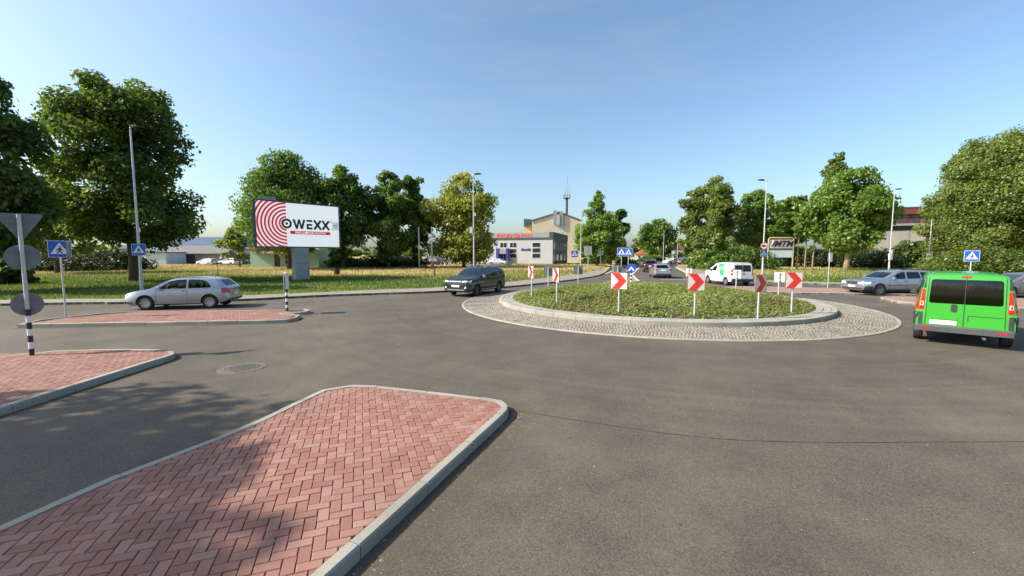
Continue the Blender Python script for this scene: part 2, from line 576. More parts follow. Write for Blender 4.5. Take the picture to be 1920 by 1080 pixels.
def dust_mat(name, col):
    """patchy film of swept sand: thins out where the 'tint' attribute and the noise are low"""
    m, nt, out = mat_new(name)
    pos = nd(nt, 'NewGeometry').outputs['Position']
    at = nd(nt, 'Attribute', attribute_name='tint').outputs['Fac']
    n = math_(nt, 'ADD', math_(nt, 'MULTIPLY', noise(nt, pos, 3.0, 5, 0.7), 0.9), math_(nt, 'MULTIPLY', noise(nt, pos, 60.0, 2), 0.5))
    f = math_(nt, 'MULTIPLY', math_(nt, 'SUBTRACT', math_(nt, 'ADD', math_(nt, 'MULTIPLY', at, 1.1), n), 1.0), 1.1, True)
    d = nd(nt, 'BsdfDiffuse', {'Color': rgba(col)})
    t = nd(nt, 'BsdfTransparent')
    mx = nd(nt, 'MixShader', {0: f})
    nt.links.new(t.outputs[0], mx.inputs[1])
    nt.links.new(d.outputs[0], mx.inputs[2])
    nt.links.new(mx.outputs[0], out.inputs[0])
    return m


sandfilm_m = dust_mat('swept_sand', (0.165, 0.138, 0.10))

# ================================================================ SETTING
rng = np.random.default_rng(7)
random.seed(7)


def sheet(name, pts, z, m, label, cat, depth=0.0):
    """flat setting piece from an outline; depth > 0 gives it a skirt"""
    n = len(pts)
    vs = [(p[0], p[1], z) for p in pts]
    fs = [tuple(range(n))]
    if depth:
        vs += [(p[0], p[1], z - depth) for p in pts]
        fs += [(i, n + i, n + (i + 1) % n, (i + 1) % n) for i in range(n)]
    o = MB().add(vs, fs).obj(name, m)
    return tag(o, label, cat, kind='structure')


def P(u, v, z=0.0):
    g = G(u, v, z)
    return (g.x, g.y)


def strip(name, pts, w, z, m, label=None, cat=None):
    """thin flat line of width w along pts"""
    pts = [Vector((p[0], p[1])) for p in pts]
    vs, fs = [], []
    for i, p in enumerate(pts):
        d = (pts[min(i + 1, len(pts) - 1)] - pts[max(i - 1, 0)]).normalized()
        nrm = Vector((-d.y, d.x))
        ww = w[i] if hasattr(w, '__len__') else w
        vs += [(p.x + nrm.x * ww / 2, p.y + nrm.y * ww / 2, z), (p.x - nrm.x * ww / 2, p.y - nrm.y * ww / 2, z)]
    for i in range(len(pts) - 1):
        fs.append((2 * i + 1, 2 * i + 3, 2 * i + 2, 2 * i))
    o = MB().add(vs, fs).obj(name, m)
    return tag(o, label, cat, kind='structure')


def smooth_line(pts, k=6):
    """Catmull-Rom through 2-D points"""
    out = []
    n = len(pts)
    for i in range(n - 1):
        p0, p1, p2, p3 = (Vector(pts[max(i - 1, 0)]), Vector(pts[i]), Vector(pts[i + 1]), Vector(pts[min(i + 2, n - 1)]))
        for j in range(k):
            t = j / k
            out.append(0.5 * ((2 * p1) + (p2 - p0) * t + (2 * p0 - 5 * p1 + 4 * p2 - p3) * t * t + (3 * p1 - p0 - 3 * p2 + p3) * t ** 3))
    out.append(Vector(pts[-1]))
    return [(p.x, p.y) for p in out]


def resample(pts, step):
    pts = [Vector(p) for p in pts]
    seg = [0.0]
    for a, b in zip(pts, pts[1:]):
        seg.append(seg[-1] + (b - a).length)
    n = max(2, int(round(seg[-1] / step)) + 1)
    out = []
    for i in range(n):
        s = seg[-1] * i / (n - 1)
        j = max(k for k in range(len(seg)) if seg[k] <= s + 1e-9)
        j = min(j, len(pts) - 2)
        t = (s - seg[j]) / max(seg[j + 1] - seg[j], 1e-9)
        p = pts[j].lerp(pts[j + 1], t)
        out.append((p.x, p.y))
    return out


def offset_line(pts, d, closed=False):
    """shift to the left of the direction of travel"""
    pts = [Vector(p) for p in pts]
    n = len(pts)
    out = []
    for i in range(n):
        a = pts[(i - 1) % n] if (closed or i > 0) else pts[i]
        b = pts[(i + 1) % n] if (closed or i < n - 1) else pts[i]
        t1 = (pts[i] - a).normalized() if (pts[i] - a).length > 1e-6 else (b - pts[i]).normalized()
        t2 = (b - pts[i]).normalized() if (b - pts[i]).length > 1e-6 else t1
        n1, n2 = Vector((-t1.y, t1.x)), Vector((-t2.y, t2.x))
        m = (n1 + n2)
        m = m / max(m.length_squared / 2, 0.6)
        out.append((pts[i].x + m.x * d, pts[i].y + m.y * d))
    return out


def kerb_seg(mb, outer, inner, z0, h, jit=0.0):
    """one kerb stone between two polylines, chamfered on the road side"""
    n = len(outer)
    vs, fs = [], []
    for (ox, oy), (ix, iy) in zip(outer, inner):
        L = math.hypot(ix - ox, iy - oy) or 1
        c = 0.018 / L
        vs += [(ox, oy, z0), (ox, oy, h - 0.018 + jit), (ox + (ix - ox) * c, oy + (iy - oy) * c, h + jit), (ix, iy, h + jit), (ix, iy, z0)]
    for i in range(n - 1):
        for k in range(4):
            a = i * 5 + k
            fs.append((a, a + 5, a + 6, a + 1))
    fs.append((0, 1, 2, 3, 4))
    b = (n - 1) * 5
    fs.append((b + 4, b + 3, b + 2, b + 1, b))
    mb.add(vs, fs)


def kerb(pts, parent, closed=True, w=0.115, h=0.13, stone=1.0, z0=-0.03, parts=True):
    if closed:
        pts = list(pts) + [pts[0]]
    fine = resample(pts, 0.125)
    per = max(2, int(stone / 0.125))
    inner = offset_line(fine[:-1], w, True) if closed else offset_line(fine, w)
    if closed:
        inner = inner + [inner[0]]
    joined = MB()
    i = 0
    while i < len(fine) - 1:
        j = min(i + per, len(fine) - 1)
        if len(fine) - 1 - j < 3:
            j = len(fine) - 1
        o, n = [list(p) for p in fine[i:j + 1]], [list(p) for p in inner[i:j + 1]]
        for line in (o, n):                     # open the joint a little
            for e, f in ((0, 1), (-1, -2)):
                dx, dy = line[f][0] - line[e][0], line[f][1] - line[e][1]
                L = math.hypot(dx, dy) or 1
                line[e][0] += dx / L * 0.006
                line[e][1] += dy / L * 0.006
        jit = random.uniform(-0.005, 0.005)
        if parts:
            mb = MB()
            kerb_seg(mb, o, n, z0, h, jit)
            mb.obj('kerb_stone', kerb_m, parent)
        else:
            kerb_seg(joined, o, n, z0, h, jit)
        i = j
    if not parts:
        o = joined.obj('kerb_line', kerb_m, parent)
        o['kind'] = 'stuff'
    return inner


def clip_poly(sub, clip):
    """Sutherland-Hodgman, clip counter-clockwise and convex"""
    out = sub
    n = len(clip)
    for i in range(n):
        ax, ay = clip[i]
        bx, by = clip[(i + 1) % n]
        ex, ey = bx - ax, by - ay
        inp, out = out, []
        if not inp:
            return []
        prev = inp[-1]
        dp = ex * (prev[1] - ay) - ey * (prev[0] - ax)
        for p in inp:
            d = ex * (p[1] - ay) - ey * (p[0] - ax)
            if d >= 0:
                if dp < 0:
                    t = dp / (dp - d)
                    out.append((prev[0] + (p[0] - prev[0]) * t, prev[1] + (p[1] - prev[1]) * t))
                out.append(p)
            elif dp >= 0:
                t = dp / (dp - d)
                out.append((prev[0] + (p[0] - prev[0]) * t, prev[1] + (p[1] - prev[1]) * t))
            prev, dp = p, d
    return out


def poly_area(p):
    return 0.5 * sum(p[i][0] * p[(i + 1) % len(p)][1] - p[(i + 1) % len(p)][0] * p[i][1] for i in range(len(p)))


def brick_prism(mb, poly, z, gap=0.0035, cham=0.005, deep=0.03):
    """paver with chamfered top from a convex outline"""
    n = len(poly)
    cx, cy = sum(p[0] for p in poly) / n, sum(p[1] for p in poly) / n

    def ins(d):
        r = []
        for x, y in poly:
            L = math.hypot(x - cx, y - cy) or 1
            k = max(0.05, 1 - d * 1.5 / L)
            r.append((cx + (x - cx) * k, cy + (y - cy) * k))
        return r
    a, b = ins(gap), ins(gap + cham)
    vs = [(x, y, z - deep) for x, y in a] + [(x, y, z - cham) for x, y in a] + [(x, y, z) for x, y in b]
    fs = [tuple(range(2 * n, 3 * n))]
    for r in (0, n):
        fs += [(r + i, r + (i + 1) % n, r + n + (i + 1) % n, r + n + i) for i in range(n)]
    mb.add(vs, fs)


def herringbone(parent, region, ang, z, singles=0, W=0.1):
    """90-degree herringbone of 2:1 pavers clipped to region (ccw, convex)"""
    ca, sa = math.cos(ang), math.sin(ang)
    xs, ys = [p[0] for p in region], [p[1] for p in region]
    ox, oy = sum(xs) / len(xs), sum(ys) / len(ys)
    rad = max(math.hypot(x - ox, y - oy) for x, y in region) + 0.4
    N = int(rad / W) + 2
    bricks = []
    for a in range(-2 * N, 2 * N + 1):
        for b in range(-N, N + 1):
            i, j = a + 2 * b, a - 2 * b
            if abs(i) > N or abs(j) > N:
                continue
            for (x0, y0, w, h) in ((i, j, 2, 1), (i + 2, j - 1, 1, 2)):
                q = [(x0 * W, y0 * W), ((x0 + w) * W, y0 * W), ((x0 + w) * W, (y0 + h) * W), (x0 * W, (y0 + h) * W)]
                q = [(ox + x * ca - y * sa, oy + x * sa + y * ca) for x, y in q]
                c = clip_poly(q, region)
                if len(c) < 3 or poly_area(c) < 0.0012:
                    continue
                full = abs(poly_area(c) - 2 * W * W) < 1e-5
                m = (sum(p[0] for p in q) / 4, sum(p[1] for p in q) / 4)
                bricks.append((m[0] ** 2 + m[1] ** 2, full, w == 1, m, c))
    joined = MB()
    bricks.sort(key=lambda t: t[0])
    proto = None
    left = singles
    for d2, full, vert, m, c in bricks:
        seen = m[1] > 2.55 and abs(m[0]) < 1.28 * m[1] + 0.15
        zz = z + random.uniform(-0.0022, 0.0022)
        if left > 0 and seen:
            left -= 1
            if full:
                if proto is None:
                    mb = MB()
                    brick_prism(mb, [(-W, -W / 2), (W, -W / 2), (W, W / 2), (-W, W / 2)], 0.0)
                    proto = mb.obj('brick', brick_m, parent)
                    o = proto
                else:
                    o = proto.copy()
                    COL.objects.link(o)
                o.location = (m[0], m[1], zz)
                o.rotation_euler = (random.uniform(-0.008, 0.008), random.uniform(-0.008, 0.008), ang + (math.pi / 2 if vert else 0) + random.uniform(-0.008, 0.008))
            else:
                mb = MB()
                brick_prism(mb, c, zz)
                mb.obj('brick', brick_m, parent)
        else:
            brick_prism(joined, c, zz)
    if joined.v:
        o = joined.obj('brick_paving', brick_m, parent)
        o['kind'] = 'stuff'


# ---- ground to the horizon and the asphalt
sheet('ground', [(-1500, -600), (1500, -600), (1500, 2500), (-1500, 2500)], -0.06, turf_m, 'flat grassy ground reaching to the horizon', 'ground')
sheet('road', [(-140, -60), (160, -60), (160, 60), (40, 60), (175, 460), (165, 463), (10, 62), (-140, 62)], 0.0, asphalt,
      'worn grey brown asphalt of the roundabout and its arms', 'road')

# ---- pavement islands
near_px = [(611, 1080), (733, 969), (850, 862), (935, 785), (953, 768), (953, 760), (944, 751), (918, 746), (844, 737), (770, 729), (704, 722), (659, 721), (604, 730), (548, 756), (474, 791), (400, 821), (213, 891), (0, 985)]
near = [(-5.1, -6.0)] + [P(u, v, 0.13) for u, v in near_px] + [(-8.0, -6.0)]
near = [tuple(p) for p in near]
isl = sheet('traffic_island', offset_line(near, 0.06, True), 0.085, sand_m, 'near red herringbone island with a pale kerb and blunt round nose', 'traffic island', 0.1)
inner = kerb(near, isl)
vis = clip_poly([(p[0], p[1]) for p in inner], [(-20, 0.6), (20, 0.6), (20, 30), (-20, 30)])


def hull(pts):
    pts = sorted(set((round(p[0], 5), round(p[1], 5)) for p in pts))

    def half(ps):
        h = []
        for p in ps:
            while len(h) > 1 and (h[-1][0] - h[-2][0]) * (p[1] - h[-2][1]) - (h[-1][1] - h[-2][1]) * (p[0] - h[-2][0]) <= 0:
                h.pop()
            h.append(p)
        return h[:-1]
    return half(pts) + half(pts[::-1])


herringbone(isl, hull(vis), R(20), 0.124, singles=299)

left = [(-7.85, 5.4)] + [P(u, v, 0.13) for u, v in [(0, 765), (110, 731), (220, 697), (322, 665.5), (329, 662), (326, 658), (310, 655), (233, 654), (160, 655), (100, 657), (0, 668)]] + [(-14.2, 9.45), (-18, 9.2), (-13.8, 8.2), (-9.6, 6.4)]
isl2 = sheet('traffic_island', offset_line(left, 0.06, True), 0.085, sand_m, 'red paved island at the left edge carrying the striped sign post', 'traffic island', 0.1)
inner = kerb(left, isl2)
herringbone(isl2, hull([p for p in inner if p[0] > -14.5 and p[1] > 5.6]), R(20), 0.124)

far_px = [(33, 607.7), (267, 604), (400, 602), (500, 600), (540, 598.3), (556, 595), (564, 589.5), (530, 588.2), (529, 586.5), (570, 584.5), (582.5, 582), (580, 580), (572, 579.2), (532, 580), (480, 581), (259, 583), (180, 588), (124, 594), (70, 600)]
farp = [P(u, v, 0.13) for u, v in far_px]
isl3 = sheet('traffic_island', offset_line(farp, 0.06, True), 0.085, sand_m, 'long red island in front of the silver hatchback with a notched end', 'traffic island', 0.1)
inner = kerb(farp, isl3)
main = [p for p in [P(u, v, 0.13) for u, v in [(45, 606.5), (267, 603), (500, 598.5), (540, 597), (557, 589.5), (530, 583), (532, 581), (480, 582), (259, 584), (130, 595)]]]
herringbone(isl3, hull(main), R(15), 0.124)

for lab, px in (('far red paved splitter island behind the roundabout on the right', [(1340, 541.5), (1400, 545.5), (1500, 548), (1600, 549.5), (1760, 552), (1760, 543), (1600, 541), (1450, 537.5), (1370, 536)]),
                ('red paved splitter island in front of the silver estate car', [(1650, 557), (1672, 563), (1720, 569), (1800, 573), (1990, 580), (1990, 560), (1800, 557), (1700, 555.5), (1665, 555)]),
                ('small pale splitter island at the mouth of the road ahead', [(1186, 518), (1196, 527), (1178, 530), (1150, 533), (1130, 531), (1160, 521)])):
    pp = [P(u, v, 0.12) for u, v in px]
    if poly_area(pp) < 0:
        pp = pp[::-1]
    o = sheet('traffic_island', pp, 0.10, redpave_m, lab, 'traffic island', 0.12)
    kerb(pp, o, parts=False, h=0.12)

# ---- verges with their kerbs and footpaths
lk = [(-140, 0.0), (-60, 12.8)] + [P(u, v, 0.12) for u, v in [(0, 569), (225, 566), (450, 560.5), (590, 553.5), (700, 549.5), (830, 545), (940, 537.5), (1010, 531), (1060, 525.5), (1092, 521), (1131, 512.5), (1146, 499.5)]]
lk = smooth_line(lk, 4) + [(76, 250), (150, 470)]
verge1 = sheet('verge', lk + [(150, 620), (-700, 620), (-700, 0)], 0.12, turf_m, 'grass verge with dry straw patches left of the road ahead', 'verge', 0.2)
kerb(lk[:-1], verge1, closed=False, parts=False, h=0.135, w=0.15)
lpath = [(-140, 2.2), (-60, 14.6)] + [P(u, v, 0.12) for u, v in [(0, 562.5), (225, 560), (450, 554), (600, 548.2), (700, 543.5), (830, 538.5), (960, 528), (1060, 516.5), (1100, 511), (1125, 505), (1138, 498.5)]]
lpath = smooth_line(lpath, 4)
lin = offset_line(lk[:len(lpath)], 0.16)
sheet('footpath', lin + lpath[::-1], 0.126, paving_m, 'pinkish grey paved footpath along the left grass verge', 'footpath')

rk = [P(u, v, 0.12) for u, v in [(1268, 499), (1290, 510), (1320, 518), (1360, 523.5), (1420, 527), (1500, 530), (1580, 532.5), (1700, 536), (1920, 542)]] + [(60, 27.5), (150, 24)]
rk = smooth_line(rk, 4)
verge2 = sheet('verge', rk[::-1] + [(110, 260), (215, 620), (900, 620), (900, 24)][::1], 0.12, turf_m, 'grass verge along the right side of the road ahead', 'verge', 0.2)
kerb(rk[::-1], verge2, closed=False, parts=False, h=0.135, w=-0.15)
rpath = offset_line(rk, 2.0)
sheet('footpath', offset_line(rk, 0.17) + rpath[::-1], 0.126, paving_m, 'paved footpath along the right grass verge', 'footpath')
sw = [(-13, 4.6), (-60, 1.5), (-300, -30), (-300, -200), (-11, -200), (-11, -8), (-11.3, 0)]
verge3 = sheet('verge', sw, 0.12, turf_m, 'grass verge off to the left behind the viewpoint', 'verge', 0.2)
kerb(sw[-3:] + sw[:2], verge3, closed=False, parts=False, h=0.135, w=0.15)

# ---- markings, seams, covers
strip('road_seam', smooth_line([P(u, v) for u, v in [(966, 770), (1060, 785), (1160, 800), (1250, 813), (1350, 823), (1450, 828), (1600, 830), (1760, 829), (1920, 828), (2100, 824)]], 5),
      [0.006 + 0.016 * abs(math.sin(i * 1.7) * math.cos(i * 0.61)) for i in range(46)], 0.004, seam_m, 'thin dark sealed seam curving across the near asphalt', 'road seam')
for lab, pts, w in (('white edge line right of the silver saloon ahead', [(1265, 500), (1289, 512.5)], 0.35),
                    ('white line bounding the splitter island on the left of the road ahead', [(1184, 514.5), (1199, 500.5)], 0.35),
                    ('white line from the splitter island towards the roundabout', [(1184, 515.5), (1197, 527)], 0.3),
                    ('white lane line in the left lane of the road ahead', [(1133, 513.5), (1158, 505)], 0.25),
                    ('white give way line behind the silver saloon', [(1238, 523.4), (1290, 524)], 0.3)):
    strip('road_marking', [P(u, v) for u, v in pts], w, 0.004, marking_m, lab, 'road marking')

dusty_m = mat('dusty_frame', (0.105, 0.093, 0.076), 0.9, var=0.25, scale=9, world_co=True)
mh = G(455, 690)
o = thing('manhole_cover', 'round cast iron manhole cover in the asphalt between the islands', 'manhole cover', (mh.x, mh.y, 0.0))
MB().lathe([(0.33, 0.0), (0.33, 0.010), (0.455, 0.010), (0.47, 0.0)], 32).obj('ring_frame', dusty_m, o)
lid = MB().lathe([(0.0, 0.012), (0.318, 0.012), (0.322, 0.0)], 32)
for i in range(-4, 5):
    for j in range(-4, 5):
        if i * i + j * j < 17:
            lid.bbox(i * 0.065 - 0.02, i * 0.065 + 0.02, j * 0.065 - 0.02, j * 0.065 + 0.02, 0.012, 0.018, 0.003)
lid.obj('lid', iron_m, o)
dr = G(640, 583)
o = thing('manhole_cover', 'dark oval drain cover on the asphalt right of the notched island', 'manhole cover', (dr.x, dr.y, 0.0))
MB().lathe([(0.0, 0.006), (0.36, 0.006), (0.40, 0.0)], 24).obj('lid', iron_m, o)

# ---- swept sand along the kerbs
def sand_film(pts, w, side, label):
    line = resample(pts, 0.25)
    offs = [offset_line(line, side * d) for d in (0.0, w * 0.35, w)]
    vs, fs = [], []
    for i in range(len(line)):
        vs += [(o[i][0], o[i][1], 0.004) for o in offs]
    for i in range(len(line) - 1):
        for k in range(2):
            a = 3 * i + k
            fs.append((a, a + 3, a + 4, a + 1))
    o = MB().add(vs, fs).obj('swept_sand', sandfilm_m)
    at = o.data.attributes.new('tint', 'FLOAT', 'POINT')
    at.data.foreach_set('value', [0.75, 0.45, 0.0] * len(line))
    tag(o, label, 'sand', kind='stuff')


sand_film(near[1:10], 0.75, -1, 'film of sand along the right kerb of the near brick island')
sand_film(near[9:18], 0.6, -1, 'film of sand along the rear kerb of the near brick island')
sand_film(left[1:8], 0.5, -1, 'film of sand along the kerb of the left brick island')
sand_film(farp[:7], 0.5, -1, 'film of sand along the long red island')

# ---- loose grit in the gutters and crumbs on the pavers
def grit(name, pts, label, cat, z, size, n_side=5):
    Vv, Ff = [], []
    for k, (x, y) in enumerate(pts):
        s_ = size * random.uniform(0.4, 1.5) * (2.2 if random.random() < 0.04 else 1)
        a0 = random.uniform(0, 6)
        b0 = len(Vv)
        for i in range(n_side):
            a = a0 + 2 * math.pi * i / n_side
            r_ = s_ * random.uniform(0.7, 1.2)
            Vv.append((x + r_ * math.cos(a), y + r_ * math.sin(a), z - 0.002))
        Vv.append((x, y, z + s_ * random.uniform(0.4, 0.9)))
        Ff += [(b0 + i, b0 + (i + 1) % n_side, b0 + n_side) for i in range(n_side)]
    o = np_mesh(name, np.array(Vv), np.array(Ff), cobble_m, None)
    return tag(o, label, cat, kind='stuff')


gp = []
for line, n_, w_ in ((near[1:7], 700, 0.16), (near[8:17], 260, 0.12), (left[1:6], 220, 0.12)):
    for _ in range(n_):
        k = random.randrange(len(line) - 1)
        t_ = random.random()
        a, b = Vector(line[k]), Vector(line[k + 1])
        if (b - a).length < 1e-6:
            continue
        p = a.lerp(b, t_)
        d_ = (b - a).normalized()
        q = p + Vector((d_.y, -d_.x)) * (0.01 + abs(random.gauss(0, w_)))
        gp.append((q.x, q.y))
for _ in range(420):
    gp.append((random.uniform(-2, 9), random.uniform(2.8, 9.5)))
hn = hull([(p[0], p[1]) for p in near])
def in_near(p):
    return all((hn[(i + 1) % len(hn)][0] - hn[i][0]) * (p[1] - hn[i][1]) - (hn[(i + 1) % len(hn)][1] - hn[i][1]) * (p[0] - hn[i][0]) > 0 for i in range(len(hn)))
gp = [p for p in gp if not in_near(p)]
grit('grit', gp, 'loose grit swept into the gutters of the near islands', 'grit', 0.003, 0.006)
gp = [(random.uniform(-4.5, 0), random.uniform(2.8, 7.5)) for _ in range(260)]
grit('grit', [p for p in gp if in_near(p)], 'tiny crumbs of stone lying on the red pavers', 'grit', 0.127, 0.0045)

# ---- roundabout: apron of setts, kerb ring, planted mound
APZ0, APZ1, KTOP = 0.02, 0.10, 0.26


def ring_pt(r, t, z):
    return (RC[0] + r * math.cos(t), RC[1] + r * math.sin(t), z)


def apz(r):
    return APZ0 + (APZ1 - APZ0) * (R_APRON - r) / (R_APRON - R_KERB)


n = 128
vs, fs = [], []
for k in range(n):
    t = 2 * math.pi * k / n
    vs += [ring_pt(R_APRON, t, -0.03), ring_pt(R_APRON - 0.02, t, APZ0 - 0.014), ring_pt(R_KERB - 0.2, t, APZ1 - 0.014)]
for k in range(n):
    a, b = 3 * k, 3 * ((k + 1) % n)
    fs += [(a, b, b + 1, a + 1), (a + 1, b + 1, b + 2, a + 2)]
apron = tag(MB().add(vs, fs).obj('roundabout_apron', bed_m), 'pale cobbled apron ring around the planted roundabout', 'roundabout apron', kind='structure')
# setts: fan of short rows
V, F = [], []
row = 0
r = R_APRON - 0.135
quads = []
while r > R_KERB + 0.03:
    wr = 0.093 + rng.uniform(-0.006, 0.006)
    cnt = int(2 * math.pi * r / 0.104)
    off = rng.uniform(0, 1)
    tt = (np.arange(cnt) + off + rng.uniform(-0.10, 0.10, cnt)) * 2 * math.pi / cnt
    tl = (np.arange(cnt) + off - 0.475 + rng.uniform(-0.05, 0.03, cnt)) * 2 * math.pi / cnt
    tr = (np.arange(cnt) + off + 0.475 + rng.uniform(-0.03, 0.05, cnt)) * 2 * math.pi / cnt
    wav = 0.05 * np.sin(tt * 40)
    r0 = r + wav - rng.uniform(0.0, 0.012, cnt)
    r1 = r + wav - wr + rng.uniform(0.003, 0.011, cnt)
    zz = APZ0 + (APZ1 - APZ0) * (R_APRON - r) / (R_APRON - R_KERB) + rng.uniform(-0.006, 0.006, cnt)
    d = 0.010
    for (ra, rb, ta, tb, dz) in ((r0, r1, tl, tr, -0.03), (r0 - d, r1 + d, tl + d / r, tr - d / r, 0.0)):
        c = []
        for rr, th in ((ra, ta), (ra, tb), (rb, tb), (rb, ta)):
            c.append(np.stack([RC[0] + rr * np.cos(th), RC[1] + rr * np.sin(th), zz + dz], 1))
        quads.append(np.stack(c, 1))
    q = np.concatenate([quads.pop(-2), quads.pop(-1)], 1)      # (cnt, 8, 3)
    base = sum(len(a) for a in V) * 1
    V.append(q.reshape(-1, 3))
    i0 = (np.arange(cnt) * 8)[:, None] + base
    F.append(np.concatenate([i0 + np.array([4, 5, 6, 7])] + [i0 + np.array([k, (k + 1) % 4, 4 + (k + 1) % 4, 4 + k]) for k in range(4)], 0)[:, ::-1])
    r -= wr
o = np_mesh('setts', np.concatenate(V), np.concatenate(F), cobble_m, apron)
o['kind'] = 'stuff'


def arc_stone(name, parent, r_out, r_in, t0, t1, z0, z1, m, gap=0.006, k=5, dz=0.0):
    ts = np.linspace(t0 + gap / r_out, t1 - gap / r_out, k)
    mb = MB()
    kerb_seg(mb, [ring_pt(r_out, t, 0)[:2] for t in ts], [ring_pt(r_in, t, 0)[:2] for t in ts], z0, z1 + dz)
    return mb.obj(name, m, parent)


nE = 60
for k in range(nE):
    arc_stone('edging_stone', apron, R_APRON, R_APRON - 0.12, 2 * math.pi * k / nE, 2 * math.pi * (k + 1) / nE, -0.03, 0.035, kerb_m, dz=random.uniform(-0.002, 0.002))
nK = 48
for k in range(nK):
    arc_stone('kerb_stone', apron, R_KERB, R_KERB - 0.2, 2 * math.pi * k / nK, 2 * math.pi * (k + 1) / nK, 0.0, KTOP, kerb_m, dz=random.uniform(-0.003, 0.003))
nC = 144
for rr in (0.2, 0.46):
    for k in range(nC):
        arc_stone('coping_slab', apron, R_KERB - rr - 0.006, R_KERB - rr - 0.25, 2 * math.pi * k / nC, 2 * math.pi * (k + 1) / nC, 0.05, KTOP - 0.006, kerb_m, k=3, dz=random.uniform(-0.004, 0.003))


def mound_z(r):
    return 0.245 + 0.62 * max(0.0, 1 - (r / R_PLANT) ** 2)


vs, fs = [], []
rs = np.linspace(0, R_PLANT, 12)
for r in rs[1:]:
    for k in range(64):
        t = 2 * math.pi * k / 64
        vs.append(ring_pt(r, t, mound_z(r) + random.uniform(-0.02, 0.02) * (r < R_PLANT - 0.1)))
vs.append((RC[0], RC[1], mound_z(0)))
for i in range(10):
    for k in range(64):
        a, b = i * 64 + k, i * 64 + (k + 1) % 64
        fs.append((a, a + 64, b + 64, b))
for k in range(64):
    fs.append((len(vs) - 1, k, (k + 1) % 64))
mound = tag(MB().add(vs, fs).obj('planted_mound', soil_m, smooth=True), 'low domed bed of soil in the middle of the roundabout', 'planted mound', kind='structure')


def leaf_quads(P0, Nrm, size, aspect=0.6, fold=0.0):
    """kite leaves at P0 with normals Nrm; returns V, F"""
    n = len(P0)
    r = rng.normal(size=(n, 3))
    T = np.cross(Nrm, r)
    T /= np.linalg.norm(T, axis=1, keepdims=True) + 1e-9
    B = np.cross(Nrm, T)
    s = size[:, None]
    a = P0 + T * s * 0.55
    b = P0 + B * s * 0.5 * aspect - T * s * 0.05
    c = P0 - T * s * 0.5
    d = P0 - B * s * 0.5 * aspect - T * s * 0.05
    V = np.stack([a, b, c, d], 1).reshape(-1, 3)
    F = np.arange(4 * n).reshape(n, 4)
    return V, F


# ground cover: leafy sprigs
NS = 17000
rr = R_PLANT * np.sqrt(rng.uniform(0, 0.995, NS))
th = rng.uniform(0, 2 * np.pi, NS)
sx, sy = RC[0] + rr * np.cos(th), RC[1] + rr * np.sin(th)
patch = 0.5 + 0.5 * np.sin(sx * 1.3 + 1.7 * np.sin(sy * 0.9)) * np.cos(sy * 1.1 + sx * 0.5)
keep = rng.uniform(0, 1, NS) < 0.72 + 0.28 * patch
rr, th, sx, sy, patch = rr[keep], th[keep], sx[keep], sy[keep], patch[keep]
NS = len(rr)
h = rng.uniform(0.04, 0.17, NS) * (0.75 + 0.5 * patch)
K = 11
base = np.stack([sx, sy, 0.235 + 0.62 * (1 - (rr / R_PLANT) ** 2)], 1)
Pn = np.repeat(base, K, 0)
hh = np.repeat(h, K)
dirs = rng.normal(size=(NS * K, 3))
dirs[:, 2] = np.abs(dirs[:, 2])
dirs /= np.linalg.norm(dirs, axis=1, keepdims=True)
Pn = Pn + dirs * np.stack([hh * 0.8, hh * 0.8, hh * 1.1], 1) * rng.uniform(0.3, 1, (NS * K, 1))
Nn = dirs + rng.normal(size=dirs.shape) * 0.45 + np.array([0, 0, 0.8])
Nn /= np.linalg.norm(Nn, axis=1, keepdims=True)
V, F = leaf_quads(Pn, Nn, rng.uniform(0.045, 0.10, NS * K), 0.66)
patch2 = 0.5 + 0.5 * np.sin(sx * 0.8 - 0.6 * sy) * np.sin(sy * 0.7 + 2)
tint = np.clip(np.repeat(0.40 + 0.45 * patch2 + rng.normal(0, 0.14, NS), K) + rng.normal(0, 0.10, NS * K), 0, 1)
brown = np.repeat(rng.uniform(0, 1, NS) < 0.22 * (1.15 - patch2), K)
tint[brown] = rng.uniform(0.0, 0.3, brown.sum())
o = np_mesh('ground_cover', V, F, cover_m, None, {'tint': tint})
tag(o, 'leafy green and reddish ground cover on the roundabout mound', 'ground cover', kind='stuff')


# ---- grass blades on the verges
def inside(px, py, poly):
    c = np.zeros(len(px), bool)
    n = len(poly)
    for i in range(n):
        x0, y0 = poly[i]
        x1, y1 = poly[(i + 1) % n]
        if abs(y1 - y0) < 1e-9:
            continue
        k = ((y0 > py) != (y1 > py)) & (px < (x1 - x0) * (py - y0) / (y1 - y0) + x0)
        c ^= k
    return c


